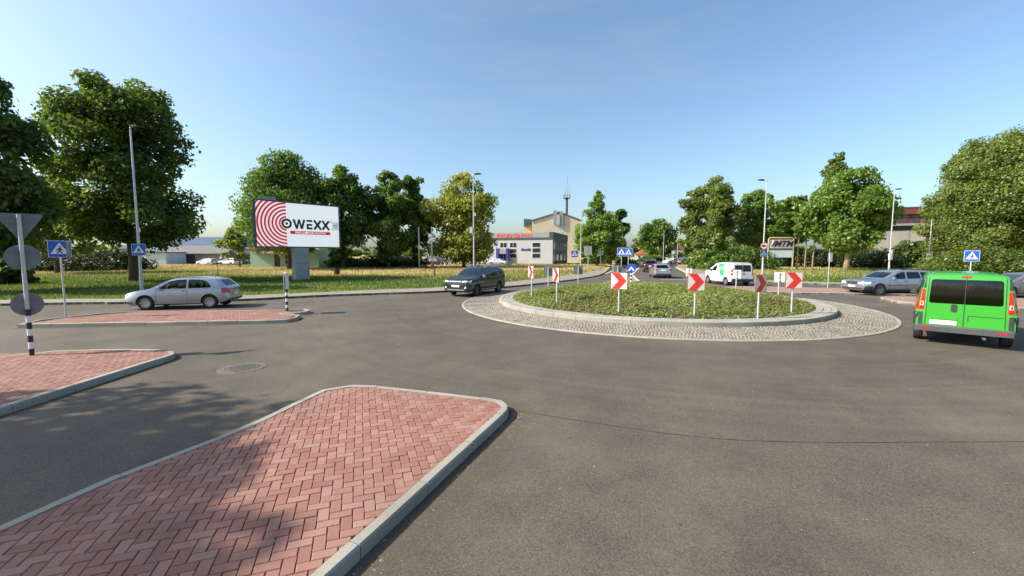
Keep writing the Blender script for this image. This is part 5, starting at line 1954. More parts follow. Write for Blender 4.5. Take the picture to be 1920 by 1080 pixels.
class Car:
    def __init__(s, S):
        s.S = S
        s.nose, s.tail = S['top'][0][0], S['top'][-1][0]

    def half(s, x):
        S = s.S
        W = S['w']
        dn, dt = s.nose - x, x - s.tail
        f = 1.0
        cn, ct = S.get('cn', 0.55), S.get('ct', 0.45)
        if dn < cn:
            f -= S.get('an', 0.22) * (1 - dn / cn) ** 2.2
        if dt < ct:
            f -= S.get('at', 0.12) * (1 - dt / ct) ** 2.2
        return W * f

    def ring(s, x, shrink=0.0, floor=None):
        S = s.S
        w = s.half(x) - shrink
        T = interp(S['top'], x) - shrink
        B = min(interp(S['belt'], x), T - 0.03)
        zb = interp(S['bot'], x) if floor is None else floor
        c = max(0.02, T - B)
        tb = S.get('tumble', 0.30)
        hgt = B - zb
        pts = [(0, zb), (0.80 * w, zb), (0.955 * w, zb + 0.05), (0.985 * w, zb + 0.16 * hgt + 0.03), (1.0 * w, zb + 0.45 * hgt), (0.995 * w, zb + 0.72 * hgt), (0.972 * w, zb + 0.93 * hgt), (0.955 * w, B)]
        y5 = 0.955 * w - tb * c * 0.86
        y6 = 0.955 * w - tb * c - 0.035 - 0.02 * min(1, c / 0.3)
        pts += [(0.955 * w - tb * c * 0.45, B + c * 0.47), (y5, B + 0.86 * c), (y6, B + 0.965 * c), (y6 - 0.11 - 0.05 * min(1, c / 0.4), B + 0.995 * c), (y6 * 0.45, T + 0.012), (0, T + 0.018)]
        return pts

    def loft(s, xs, shrink=0.0, floor=None, yscale=1.0):
        mb = MB()
        rows = []
        for x in xs:
            p = s.ring(x, shrink, floor)
            full = p + [(-y, z) for y, z in p[-2:0:-1]]
            rows.append([(x, y * yscale, z) for y, z in full])
        n = len(rows[0])
        vs = [v for r in rows for v in r]
        fs = []
        for i in range(len(rows) - 1):
            for k in range(n):
                fs.append((i * n + k, (i + 1) * n + k, (i + 1) * n + (k + 1) % n, i * n + (k + 1) % n))
        fs.append(tuple(range(n)))
        fs.append(tuple((len(rows) - 1) * n + k for k in range(n - 1, -1, -1)))
        mb.add(vs, fs)
        return mb


def round_poly(p, r=0.05, n=3):
    out = []
    m = len(p)
    for i in range(m):
        a, b, c = Vector(p[i - 1]), Vector(p[i]), Vector(p[(i + 1) % m])
        d1, d2 = (a - b), (c - b)
        k = min(r, d1.length * 0.45, d2.length * 0.45)
        q1, q2 = b + d1.normalized() * k, b + d2.normalized() * k
        for j in range(n + 1):
            t = j / n
            out.append(tuple((1 - t) ** 2 * q1 + 2 * t * (1 - t) * b + t * t * q2))
    return out


def decal(name, bvh, poly, axis, m, parent, off=0.006, rnd=0.0, thick=0.0, maxlen=0.10):
    """shape a flat outline onto the body: axis 'L','R' side, 'F' front, 'B' back, 'T' top"""
    if rnd:
        poly = round_poly(poly, rnd)
    bm = bmesh.new()
    vs = [bm.verts.new((p[0], p[1], 0)) for p in poly]
    bm.faces.new(vs)
    for _ in range(4):
        long_ = [e for e in bm.edges if e.calc_length() > maxlen]
        if not long_:
            break
        bmesh.ops.triangulate(bm, faces=[f for f in bm.faces if len(f.verts) > 3])
        long_ = [e for e in bm.edges if e.calc_length() > maxlen]
        bmesh.ops.subdivide_edges(bm, edges=long_, cuts=1)
    bmesh.ops.triangulate(bm, faces=[f for f in bm.faces if len(f.verts) > 3])
    ext = []
    if axis in 'FB':
        h0 = bvh.ray_cast(Vector((6 if axis == 'F' else -6, 0, 0.7)), Vector((-1 if axis == 'F' else 1, 0, 0)))
        if h0[0] is not None and max(p[1] for p in poly) < 1.0 or axis == 'B' and h0[0] is not None:
            ext.append(abs(h0[0].x))
    for v in bm.verts:
        a, b = v.co.x, v.co.y
        o, d = {'L': ((a, 4, b), (0, -1, 0)), 'R': ((a, -4, b), (0, 1, 0)), 'F': ((6, a, b), (-1, 0, 0)), 'B': ((-6, a, b), (1, 0, 0)), 'T': ((a, b, 5), (0, 0, -1))}[axis]
        hit = bvh.ray_cast(Vector(o), Vector(d))
        if axis in 'FB' and hit[0] is not None:
            sgn = 1 if axis == 'F' else -1
            ext.append(sgn * hit[0].x)
            if sgn * hit[0].x < max(ext) - 0.9:
                hit = bvh.find_nearest(Vector((sgn * max(ext), a, b)))
        if hit[0] is None:
            far = Vector((max(ext) * (1 if axis == 'F' else -1), a, b)) if axis in 'FB' and ext else Vector(o) + Vector(d) * (4 if axis in 'LRT' else 6)
            loc, nrm = bvh.find_nearest(far)[:2]
            v.co = loc + nrm * off
        else:
            nn = hit[1]
            if nn.dot(Vector(d)) > 0:
                nn = -nn
            v.co = hit[0] + nn * off
    bmesh.ops.recalc_face_normals(bm, faces=bm.faces)
    me = bpy.data.meshes.new(name)
    bm.to_mesh(me)
    bm.free()
    me.materials.append(m)
    me.polygons.foreach_set('use_smooth', [True] * len(me.polygons))
    return link(bpy.data.objects.new(name, me), parent)


def wheel(parent, x, y, r, w, rim, side, steer=0.0, spokes=5, hub=0.62):
    mb = MB()
    prof = [(r * hub, -w / 2), (r * 0.90, -w / 2), (r * 0.975, -w / 2 + 0.02), (r, -w / 4), (r, w / 4), (r * 0.975, w / 2 - 0.02), (r * 0.90, w / 2), (r * hub, w / 2), (r * hub, -w / 2)]
    mb.lathe(prof, 28, 'Y')
    o = mb.obj('wheel', rubber, parent, smooth=True, angle=35)
    o.location = (x, y, r)
    o.rotation_euler.z = steer
    rm = MB()
    yo = side * (w / 2 - 0.012)
    rm.lathe([(r * hub * 1.0, yo), (r * hub * 0.88, yo), (r * hub * 0.86, yo - side * 0.05), (r * hub, yo - side * 0.06)], 28, 'Y')
    dk = MB()
    dk.lathe([(0.0, yo - side * 0.055), (r * hub * 0.9, yo - side * 0.06)], 20, 'Y')
    for k in range(spokes):
        a = 2 * math.pi * k / spokes + 0.3
        M = Matrix.Rotation(a, 4, 'Y')
        wd = r * 0.36 / math.sqrt(spokes)
        vs = [(-wd * 0.6, yo - side * 0.03, 0.03), (wd * 0.6, yo - side * 0.03, 0.03), (wd, yo - side * 0.008, r * hub * 0.9), (-wd, yo - side * 0.008, r * hub * 0.9),
              (-wd * 0.6, yo - side * 0.05, 0.03), (wd * 0.6, yo - side * 0.05, 0.03), (wd, yo - side * 0.05, r * hub * 0.9), (-wd, yo - side * 0.05, r * hub * 0.9)]
        rm.add([M @ Vector(v) for v in vs], [(0, 1, 2, 3), (4, 7, 6, 5), (0, 3, 7, 4), (1, 5, 6, 2)])
    rm.lathe([(0.0, yo - side * 0.012), (r * 0.15, yo - side * 0.016), (r * 0.17, yo - side * 0.05)], 14, 'Y')
    rm.obj('rim', rim, o, smooth=True, angle=40)['kind'] = 'stuff'
    dk.obj('brake_disc', plastic, o)
    return o


def boolean_cut(o, cutters):
    for c in cutters:
        c.parent = o.parent
        md = o.modifiers.new('cut', 'BOOLEAN')
        md.operation = 'DIFFERENCE'
        md.solver = 'EXACT'
        md.object = c
    dg = bpy.context.evaluated_depsgraph_get()
    me = bpy.data.meshes.new_from_object(o.evaluated_get(dg))
    me.name = 'body'
    o.modifiers.clear()
    o.data = me
    for c in cutters:
        bpy.data.objects.remove(c)


def make_car(name, label, cat, S, loc, heading, group=None, detail=True, steer=0.0):
    t = thing(name, label, cat, (loc[0], loc[1], loc[2] if len(loc) > 2 else 0.004), math.atan2(heading[1], heading[0]), group)
    c = Car(S)
    xs = sorted(set([round(p[0], 3) for p in S['top']] + [round(v, 3) for v in np.linspace(c.tail, c.nose, 34)] + [round(c.nose - 0.03, 3), round(c.nose - 0.09, 3), round(c.tail + 0.04, 3)]))
    xs = [xs[0]] + [b for a, b in zip(xs, xs[1:]) if b - a > 0.012]
    mb = c.loft(xs)
    n_side = 26
    body = mb.obj('body', [S['paint'], interior, plastic], t)
    me = body.data
    me.polygons.foreach_set('material_index', [0] * len(me.polygons))
    bm = bmesh.new()
    bm.from_mesh(me)
    bmesh.ops.recalc_face_normals(bm, faces=bm.faces)
    clad = S.get('clad', 0.0)
    for f in bm.faces:
        cz = f.calc_center_median()
        if cz.z < clad and abs(cz.y) > 0.3 * S['w'] or f.normal.z < -0.8 and cz.z < 0.5:
            f.material_index = 2
    bm.to_mesh(me)
    bvh = BVHTree.FromBMesh(bm)
    bm.free()
    r = S['r']
    cut = []
    for ax in (S['fa'], S['ra']):
        for s in (1, -1):
            k = MB()
            k.tube([(ax, s * (S['w'] - 0.30), r + 0.01), (ax, s * (S['w'] + 0.3), r + 0.01)], r * 1.15, 28)
            o = k.obj('cutter', [S['paint'], interior, plastic])
            o.data.polygons.foreach_set('material_index', [1] * len(o.data.polygons))
            cut.append(o)
    sides = S.get('side_windows', [])
    if detail:
        x0, x1 = S['cabin']
        cx = np.linspace(x0, x1, 9)
        k = c.loft(cx, 0.07, S.get('floor', 0.42))
        o = k.obj('cutter', [S['paint'], interior, plastic])
        b2 = bmesh.new()
        b2.from_mesh(o.data)
        bmesh.ops.recalc_face_normals(b2, faces=b2.faces)
        b2.to_mesh(o.data)
        b2.free()
        o.data.polygons.foreach_set('material_index', [1] * len(o.data.polygons))
        cut.append(o)

        def prism_cut(poly, O, U, V, th):
            kk = MB().prism(poly, O, U, V, th)
            oo = kk.obj('cutter', [S['paint'], interior, plastic])
            bb = bmesh.new()
            bb.from_mesh(oo.data)
            bmesh.ops.recalc_face_normals(bb, faces=bb.faces)
            bb.to_mesh(oo.data)
            bb.free()
            oo.data.polygons.foreach_set('material_index', [1] * len(oo.data.polygons))
            cut.append(oo)
        for w in sides:
            p = round_poly(w, 0.05, 2)
            prism_cut(p, (0, S['w'] + 0.3, 0), (1, 0, 0), (0, 0, 1), 0.3 + S['w'] * 0.62)
            prism_cut(p, (0, -S['w'] * 0.38, 0), (1, 0, 0), (0, 0, 1), 0.3 + S['w'] * 0.62)
        if S.get('ws'):
            prism_cut(round_poly(S['ws'], 0.07, 2), (x1 - 0.5, 0, 0), (0, 1, 0), (0, 0, 1), 1.6 if S.get('wslong') is None else S['wslong'])
        if S.get('rs') and S.get('rear_open', True):
            for p in S['rs']:
                prism_cut(round_poly(p, 0.06, 2), (x0 + 0.35, 0, 0), (0, -1, 0), (0, 0, 1), 1.3)
    boolean_cut(body, cut)
    body.data.polygons.foreach_set('use_smooth', [True] * len(body.data.polygons))
    body.data.set_sharp_from_angle(angle=R(32))
    gm = S.get('glass', glass)
    off = -0.004 if detail else 0.006
    for w in sides:
        for ax in 'LR':
            decal('side_window', bvh, w, ax, gm, t, off, 0.05)
    if S.get('ws'):
        decal('windscreen', bvh, S['ws'], 'F', S.get('wsglass', glass), t, off, 0.07)
    for p in S.get('rs', []):
        decal('rear_window', bvh, p, 'B', S.get('rsglass', gm), t, off if S.get('rear_open', True) else 0.006, 0.06)
    for i_, (nm, poly, axis, m, rnd) in enumerate(S.get('decals', [])):
        decal(nm, bvh, poly, axis, m, t, 0.006 + 0.0007 * i_, rnd)
    for s in (1, -1):
        wheel(t, S['fa'], s * (S['w'] - 0.11), r, 0.205, S.get('rim', rim_m), s, steer, S.get('spokes', 5), S.get('hub', 0.62))
        wheel(t, S['ra'], s * (S['w'] - 0.11), r, 0.205, S.get('rim', rim_m), s, 0, S.get('spokes', 5), S.get('hub', 0.62))
    if S.get('mirror'):
        mx, mz = S['mirror']
        for s in (1, -1):
            y0 = c.half(mx) * 0.93
            mbm = MB()
            mbm.bbox(mx - 0.07, mx + 0.09, min(s * (y0 + 0.03), s * (y0 + 0.21)), max(s * (y0 + 0.03), s * (y0 + 0.21)), mz, mz + 0.145, 0.03)
            mbm.box(mx - 0.02, mx + 0.05, min(s * (y0 - 0.12), s * (y0 + 0.05)), max(s * (y0 - 0.12), s * (y0 + 0.05)), mz - 0.0, mz + 0.035)
            mbm.obj('wing_mirror', S.get('mirror_m', S['paint']), t)['kind'] = 'stuff'
    if detail:
        for sx_, sy_ in S.get('seats', ((0.02, 0.38), (0.02, -0.38), (-0.85, 0.40), (-0.85, -0.40))):
            z = S.get('seat_z', 0.45)
            mbs = MB()
            mbs.bbox(sx_ - 0.25, sx_ + 0.25, sy_ - 0.24, sy_ + 0.24, z, z + 0.14, 0.04)
            mbs.prism([(-0.24, 0.15), (-0.12, 0.14), (-0.30, 0.72), (-0.40, 0.70)], (sx_, sy_ + 0.23, z), (1, 0, 0), (0, 0, 1), 0.46)
            mbs.prism([(-0.29, 0.74), (-0.34, 0.73), (-0.38, 0.88), (-0.32, 0.90)], (sx_, sy_ + 0.13, z), (1, 0, 0), (0, 0, 1), 0.26)
            mbs.obj('seat', seat_m, t)['kind'] = 'stuff'
    if S.get('rails'):
        a, b, y, m = S['rails']
        for s in (1, -1):
            za, zm, zb2 = (interp(S['top'], xx) for xx in (a, (a + b) / 2, b))
            MB().tube([(a, s * y, za - 0.02), (a - 0.12, s * y, za + 0.05), ((a + b) / 2, s * y, zm + 0.06), (b + 0.12, s * y, zb2 + 0.05), (b, s * y, zb2 - 0.02)], 0.02, 6).obj('roof_rail', m, t, smooth=True)
    return t


def gap(x0, z0, x1, z1, w=0.012):
    d = Vector((x1 - x0, z1 - z0)).normalized()
    n = Vector((-d.y, d.x)) * w / 2
    return [(x0 + n.x, z0 + n.y), (x0 - n.x, z0 - n.y), (x1 - n.x, z1 - n.y), (x1 + n.x, z1 + n.y)]


def both_sides(items):
    out = []
    for nm, p, m, rnd in items:
        out += [(nm, p, 'L', m, rnd), (nm, p, 'R', m, rnd)]
    return out


def mir(p):
    return [(-a, b) for a, b in p]


silver = paint('silver_paint', (0.37, 0.40, 0.45), 0.8, 0.30)
silver2 = paint('silver_grey_paint', (0.36, 0.38, 0.42), 0.75, 0.32)
dkgreen = paint('dark_green_black_paint', (0.010, 0.017, 0.017), 0.2, 0.22)
green_p = paint('bright_green_paint', (0.030, 0.30, 0.020), 0.0, 0.35)
white_c = paint('white_car_paint', (0.62, 0.62, 0.62), 0.0, 0.35)
steel_p = paint('steel_blue_paint', (0.28, 0.31, 0.35), 0.45, 0.3)
maroon = paint('dark_maroon_paint', (0.045, 0.015, 0.018), 0.2, 0.3)
navy = paint('dark_blue_paint', (0.016, 0.024, 0.05), 0.2, 0.3)
grey_p = paint('mid_grey_paint', (0.16, 0.17, 0.18), 0.35, 0.3)

# ---- silver three door hatchback
hatch = dict(
    w=0.868, r=0.312, fa=1.20, ra=-1.31, paint=silver, tumble=0.34, floor=0.36, seat_z=0.34,
    top=[(2.075, 0.58), (2.05, 0.68), (1.93, 0.755), (1.60, 0.845), (1.18, 0.915), (1.02, 0.95), (0.62, 1.18), (0.30, 1.34), (0.05, 1.40), (-0.45, 1.425), (-1.20, 1.40), (-1.52, 1.35), (-1.63, 1.30), (-1.80, 1.13), (-1.93, 1.0), (-2.03, 0.94), (-2.06, 0.80), (-2.075, 0.56)],
    belt=[(2.075, 0.54), (1.9, 0.70), (1.1, 0.86), (0.9, 0.885), (-1.5, 0.965), (-1.95, 0.93), (-2.075, 0.55)],
    bot=[(2.075, 0.27), (1.9, 0.20), (0, 0.19), (-1.8, 0.24), (-2.075, 0.33)],
    cabin=(-1.52, 0.86), ws=[(0.64, 0.985), (0.54, 1.315), (-0.54, 1.315), (-0.64, 0.985)], rs=[[(0.56, 1.02), (-0.56, 1.02), (-0.48, 1.29), (0.48, 1.29)]], rsglass=glass_dark,
    side_windows=[[(0.74, 0.925), (0.29, 1.25), (-0.02, 1.325), (-0.40, 1.34), (-0.40, 0.935)], [(-0.47, 0.94), (-0.47, 1.34), (-1.02, 1.315), (-1.22, 1.24), (-1.40, 1.0), (-1.34, 0.965)]],
    mirror=(0.62, 0.90), hub=0.66, spokes=10, an=0.26, cn=0.7)
hatch['x'] = 0
hatch['decals'] = both_sides([
    ('door_gap', gap(0.78, 0.88, 0.80, 0.32), plastic, 0), ('door_gap', gap(-0.44, 0.94, -0.44, 0.30), plastic, 0), ('sill', [(0.84, 0.215), (-0.95, 0.225), (-0.95, 0.26), (0.84, 0.25)], plastic, 0),
    ('door_handle', [(-0.36, 0.80), (-0.22, 0.80), (-0.22, 0.83), (-0.36, 0.83)], plastic, 0.01), ('headlamp', [(1.66, 0.66), (1.98, 0.62), (2.03, 0.70), (1.78, 0.77)], lamp_clear, 0.03),
    ('tail_lamp', [(-1.80, 0.70), (-1.80, 0.93), (-1.95, 0.93), (-2.06, 0.87), (-2.06, 0.72)], lamp_red, 0.03), ('bumper_strip', [(2.06, 0.30), (1.70, 0.28), (1.70, 0.36), (2.06, 0.38)], plastic, 0.01)]) + [
    ('headlamp', [(0.40, 0.62), (0.70, 0.62), (0.74, 0.72), (0.44, 0.72)], 'F', lamp_clear, 0.03), ('headlamp', mir([(0.40, 0.62), (0.70, 0.62), (0.74, 0.72), (0.44, 0.72)]), 'F', lamp_clear, 0.03),
    ('grille', [(-0.34, 0.60), (0.34, 0.60), (0.36, 0.69), (-0.36, 0.69)], 'F', plastic, 0.02), ('number_plate', [(-0.26, 0.42), (0.26, 0.42), (0.26, 0.53), (-0.26, 0.53)], 'F', plate_m, 0.01),
    ('number_plate', [(-0.26, 0.60), (0.26, 0.60), (0.26, 0.71), (-0.26, 0.71)], 'B', plate_m, 0.01),
    ('tail_lamp', [(0.58, 0.70), (0.78, 0.70), (0.76, 0.90), (0.60, 0.90)], 'B', lamp_red, 0.03), ('tail_lamp', mir([(0.58, 0.70), (0.78, 0.70), (0.76, 0.90), (0.60, 0.90)]), 'B', lamp_red, 0.03),
    ('rear_bumper', [(-0.7, 0.36), (0.7, 0.36), (0.72, 0.44), (-0.72, 0.44)], 'B', plastic, 0.02)]
hd = Vector((-0.962, -0.225)).normalized()
fw_ = G(272, 582)
ln = Vector((-hd.y, hd.x))                                   # car's left
near_f = Vector((fw_.x, fw_.y + 0.05))
ctr = near_f - hd * 1.20 - ln * (0.868 - 0.05)
hatch_c = make_car('hatchback', 'silver three door hatchback with its driver passing behind the long red island', 'car', hatch, (ctr.x, ctr.y), hd)
MB().tube([(-1.25, 0, 1.38), (-1.33, 0, 1.60), (-1.45, 0, 1.92)], [0.012, 0.008, 0.005], 5).obj('aerial', plastic, hatch_c)
sw = MB()
pts = [(0.46 + 0.07 * math.cos(a) * 0.6, 0.37 + 0.18 * math.sin(a), 0.86 + 0.17 * math.cos(a)) for a in np.linspace(0, 2 * math.pi, 17)]
sw.tube(pts, 0.016, 6, cap=False)
sw.obj('steering_wheel', plastic, hatch_c)
MB().bbox(0.55, 0.90, -0.72, 0.72, 0.62, 0.86, 0.05).obj('dashboard', plastic, hatch_c)

# ---- dark green compact sport utility car
suv = dict(
    w=0.905, r=0.355, fa=1.36, ra=-1.31, paint=dkgreen, tumble=0.28, clad=0.40, floor=0.46, seat_z=0.52, an=0.12, cn=0.45,
    top=[(2.30, 0.80), (2.275, 0.98), (2.13, 1.07), (1.6, 1.13), (1.22, 1.15), (1.08, 1.17), (0.70, 1.39), (0.35, 1.59), (0.10, 1.68), (-0.5, 1.73), (-1.4, 1.70), (-1.78, 1.63), (-1.94, 1.55), (-2.12, 1.28), (-2.25, 1.08), (-2.305, 0.9), (-2.315, 0.6)],
    belt=[(2.315, 0.72), (2.2, 0.93), (1.2, 1.05), (0.9, 1.065), (-1.6, 1.14), (-2.2, 1.16), (-2.315, 0.6)],
    bot=[(2.315, 0.36), (2.1, 0.26), (0, 0.25), (-2.0, 0.28), (-2.315, 0.42)],
    cabin=(-1.86, 0.92), ws=[(0.69, 1.19), (0.58, 1.59), (-0.58, 1.59), (-0.69, 1.19)], rs=[[(0.60, 1.20), (-0.60, 1.20), (-0.52, 1.54), (0.52, 1.54)]],
    side_windows=[[(0.80, 1.10), (0.34, 1.46), (0.05, 1.56), (-0.22, 1.58), (-0.22, 1.12)], [(-0.29, 1.125), (-0.29, 1.585), (-1.05, 1.575), (-1.15, 1.15)], [(-1.24, 1.17), (-1.15, 1.58), (-1.62, 1.53), (-1.84, 1.26)]],
    mirror=(0.70, 1.09), mirror_m=silver, rim=rim_dark, rails=(-0.05, -1.70, 0.60, silver2), glass=glass_dark)
hl = [(0.42, 0.86), (0.76, 0.87), (0.80, 0.97), (0.50, 0.94)]
suv['decals'] = both_sides([
    ('door_gap', gap(0.86, 1.05, 0.86, 0.44), plastic, 0), ('door_gap', gap(-0.25, 1.1, -0.25, 0.42), plastic, 0), ('door_handle', [(-0.05, 0.93), (-0.2, 0.93), (-0.2, 0.97), (-0.05, 0.97)], dkgreen, 0.01),
    ('side_lower_trim', [(0.9, 0.34), (-0.9, 0.34), (-0.9, 0.42), (0.9, 0.40)], fascia_grey, 0.01),
    ('headlamp', [(1.95, 0.86), (2.22, 0.86), (2.26, 0.93), (1.90, 0.97)], lamp_clear, 0.03), ('tail_lamp', [(-2.02, 0.98), (-2.02, 1.14), (-2.25, 1.12), (-2.25, 0.98)], lamp_red, 0.03)]) + [
    ('headlamp', hl, 'F', lamp_clear, 0.02), ('headlamp', mir(hl), 'F', lamp_clear, 0.02),
    ('lamp_inner', [(0.50, 0.885), (0.70, 0.89), (0.70, 0.91), (0.52, 0.905)], 'F', plastic, 0), ('lamp_inner', mir([(0.50, 0.885), (0.70, 0.89), (0.70, 0.91), (0.52, 0.905)]), 'F', plastic, 0),
    ('grille', [(-0.42, 0.66), (0.42, 0.66), (0.40, 0.88), (-0.40, 0.88)], 'F', plastic, 0.05), ('grille_bar', [(-0.40, 0.885), (0.40, 0.885), (0.40, 0.925), (-0.40, 0.925)], 'F', chrome, 0.01),
    ('number_plate', [(-0.27, 0.58), (0.27, 0.58), (0.27, 0.70), (-0.27, 0.70)], 'F', plate_m, 0.01), ('skid_plate', [(-0.62, 0.385), (0.62, 0.385), (0.58, 0.455), (-0.58, 0.455)], 'F', silver, 0.02),
    ('fog_lamp', [(0.60, 0.50), (0.72, 0.50), (0.74, 0.62), (0.66, 0.62)], 'F', lamp_clear, 0.02), ('fog_lamp', mir([(0.60, 0.50), (0.72, 0.50), (0.74, 0.62), (0.66, 0.62)]), 'F', lamp_clear, 0.02),
    ('number_plate', [(-0.26, 0.82), (0.26, 0.82), (0.26, 0.94), (-0.26, 0.94)], 'B', plate_m, 0.01)]
hs = Vector((-0.46, -0.888)).normalized()
ls = Vector((-hs.y, hs.x))
nf = G(892.5, 555.5)
ctr = Vector((nf.x, nf.y)) - hs * 1.36 - ls * 0.80
make_car('sport_utility_car', 'dark green black sport utility car entering the roundabout from the left of the mound', 'car', suv, (ctr.x, ctr.y), hs, steer=R(10))

# ---- silver estate
est = dict(
    w=0.93, r=0.345, fa=1.43, ra=-1.33, paint=silver2, tumble=0.28, clad=0.42, floor=0.40, seat_z=0.42, an=0.10, cn=0.4,
    top=[(2.365, 0.72), (2.35, 0.84), (2.22, 0.895), (1.7, 0.95), (1.25, 0.985), (1.08, 1.01), (0.7, 1.21), (0.32, 1.40), (0.08, 1.475), (-0.6, 1.515), (-1.7, 1.49), (-2.0, 1.45), (-2.12, 1.39), (-2.27, 1.1), (-2.33, 0.95), (-2.355, 0.8), (-2.365, 0.56)],
    belt=[(2.365, 0.6), (2.2, 0.80), (1.2, 0.935), (0.9, 0.955), (-1.9, 1.01), (-2.25, 1.0), (-2.365, 0.55)],
    bot=[(2.365, 0.30), (2.1, 0.23), (0, 0.23), (-2.0, 0.26), (-2.365, 0.38)],
    cabin=(-2.03, 0.9), ws=[(0.67, 1.045), (0.57, 1.395), (-0.57, 1.395), (-0.67, 1.045)], rs=[[(0.6, 1.06), (-0.6, 1.06), (-0.52, 1.38), (0.52, 1.38)]],
    side_windows=[[(0.78, 0.985), (0.30, 1.31), (0.04, 1.40), (-0.16, 1.41), (-0.16, 1.0)], [(-0.26, 1.005), (-0.26, 1.415), (-1.0, 1.41), (-1.12, 1.03)], [(-1.19, 1.035), (-1.09, 1.405), (-1.75, 1.375), (-2.02, 1.06)]],
    mirror=(0.66, 0.98), rim=rim_dark, rails=(0.0, -1.85, 0.60, plastic), glass=glass_dark, spokes=7)
hv = [(0.44, 0.66), (0.78, 0.67), (0.80, 0.82), (0.48, 0.80)]
est['decals'] = both_sides([
    ('door_gap', gap(0.84, 0.95, 0.86, 0.42), plastic, 0), ('door_gap', gap(-0.21, 1.0, -0.21, 0.42), plastic, 0), ('side_strip', [(0.98, 0.60), (-0.9, 0.62), (-0.9, 0.65), (0.98, 0.63)], plastic, 0),
    ('door_handle', [(-0.02, 0.84), (-0.18, 0.84), (-0.18, 0.88), (-0.02, 0.88)], plastic, 0.01), ('door_handle', [(-0.95, 0.86), (-1.11, 0.86), (-1.11, 0.90), (-0.95, 0.90)], plastic, 0.01),
    ('headlamp', [(1.98, 0.68), (2.28, 0.67), (2.30, 0.79), (1.96, 0.84)], lamp_clear, 0.04), ('bumper_corner', [(2.33, 0.36), (1.87, 0.34), (1.86, 0.56), (2.33, 0.55)], plastic, 0.03),
    ('tail_lamp', [(-2.1, 0.9), (-2.04, 1.3), (-2.14, 1.32), (-2.28, 1.0), (-2.28, 0.9)], lamp_red, 0.02)]) + [
    ('headlamp', hv, 'F', lamp_clear, 0.03), ('headlamp', mir(hv), 'F', lamp_clear, 0.03), ('grille', [(-0.33, 0.66), (0.33, 0.66), (0.38, 0.81), (-0.38, 0.81)], 'F', plastic, 0.04),
    ('grille_bar', gap(-0.33, 0.67, 0.33, 0.80, 0.03), 'F', chrome, 0), ('number_plate', [(-0.26, 0.48), (0.26, 0.48), (0.26, 0.59), (-0.26, 0.59)], 'F', plate_m, 0.01),
    ('lower_bumper', [(-0.72, 0.33), (0.72, 0.33), (0.74, 0.45), (-0.74, 0.45)], 'F', plastic, 0.03)]
he = Vector((-0.995, -0.03)).normalized()
le_ = Vector((-he.y, he.x))
nf = G(1646, 554.2)
ctr = Vector((nf.x, nf.y)) - he * 1.43 - le_ * 0.82
make_car('estate_car', 'silver grey estate car with black roof rails entering from the right', 'car', est, (ctr.x, ctr.y), he, steer=R(-8))

# ---- bright green van
van = dict(
    w=0.955, r=0.335, fa=1.50, ra=-1.60, paint=green_p, tumble=0.16, clad=0.0, floor=0.5, an=0.2, at=0.045, ct=0.25,
    top=[(2.40, 0.82), (2.37, 0.98), (2.1, 1.14), (1.8, 1.24), (1.3, 1.56), (0.9, 1.80), (0.6, 1.91), (0.1, 1.955), (-2.0, 1.955), (-2.25, 1.94), (-2.32, 1.90), (-2.355, 1.80), (-2.39, 1.0), (-2.40, 0.5)],
    belt=[(2.40, 0.78), (2.2, 1.02), (1.6, 1.15), (-2.3, 1.12), (-2.36, 1.10), (-2.40, 0.48)],
    bot=[(2.40, 0.36), (2.2, 0.28), (0, 0.27), (-2.2, 0.34), (-2.40, 0.40)],
    cabin=(-2.2, 1.45), rs=[[(-0.68, 1.14), (0.68, 1.14), (0.655, 1.80), (-0.655, 1.80)]],
    ws=[(0.72, 1.27), (0.62, 1.78), (-0.62, 1.78), (-0.72, 1.27)], rear_open=True, rsglass=glass_dark,
    side_windows=[[(1.5, 1.17), (1.0, 1.56), (0.72, 1.70), (0.45, 1.72), (0.45, 1.17)], [(0.3, 1.18), (0.3, 1.74), (-0.85, 1.74), (-0.85, 1.18)], [(-0.98, 1.18), (-0.98, 1.74), (-2.1, 1.72), (-2.14, 1.18)]],
    glass=glass_dark, mirror=(1.25, 1.15), mirror_m=plastic, seats=((0.7, 0.45), (0.7, -0.45), (-0.6, 0.4), (-0.6, -0.4), (-1.5, 0.4), (-1.5, -0.4)), seat_z=0.62)
tl = [(0.765, 0.94), (0.868, 0.94), (0.815, 1.52), (0.755, 1.52)]
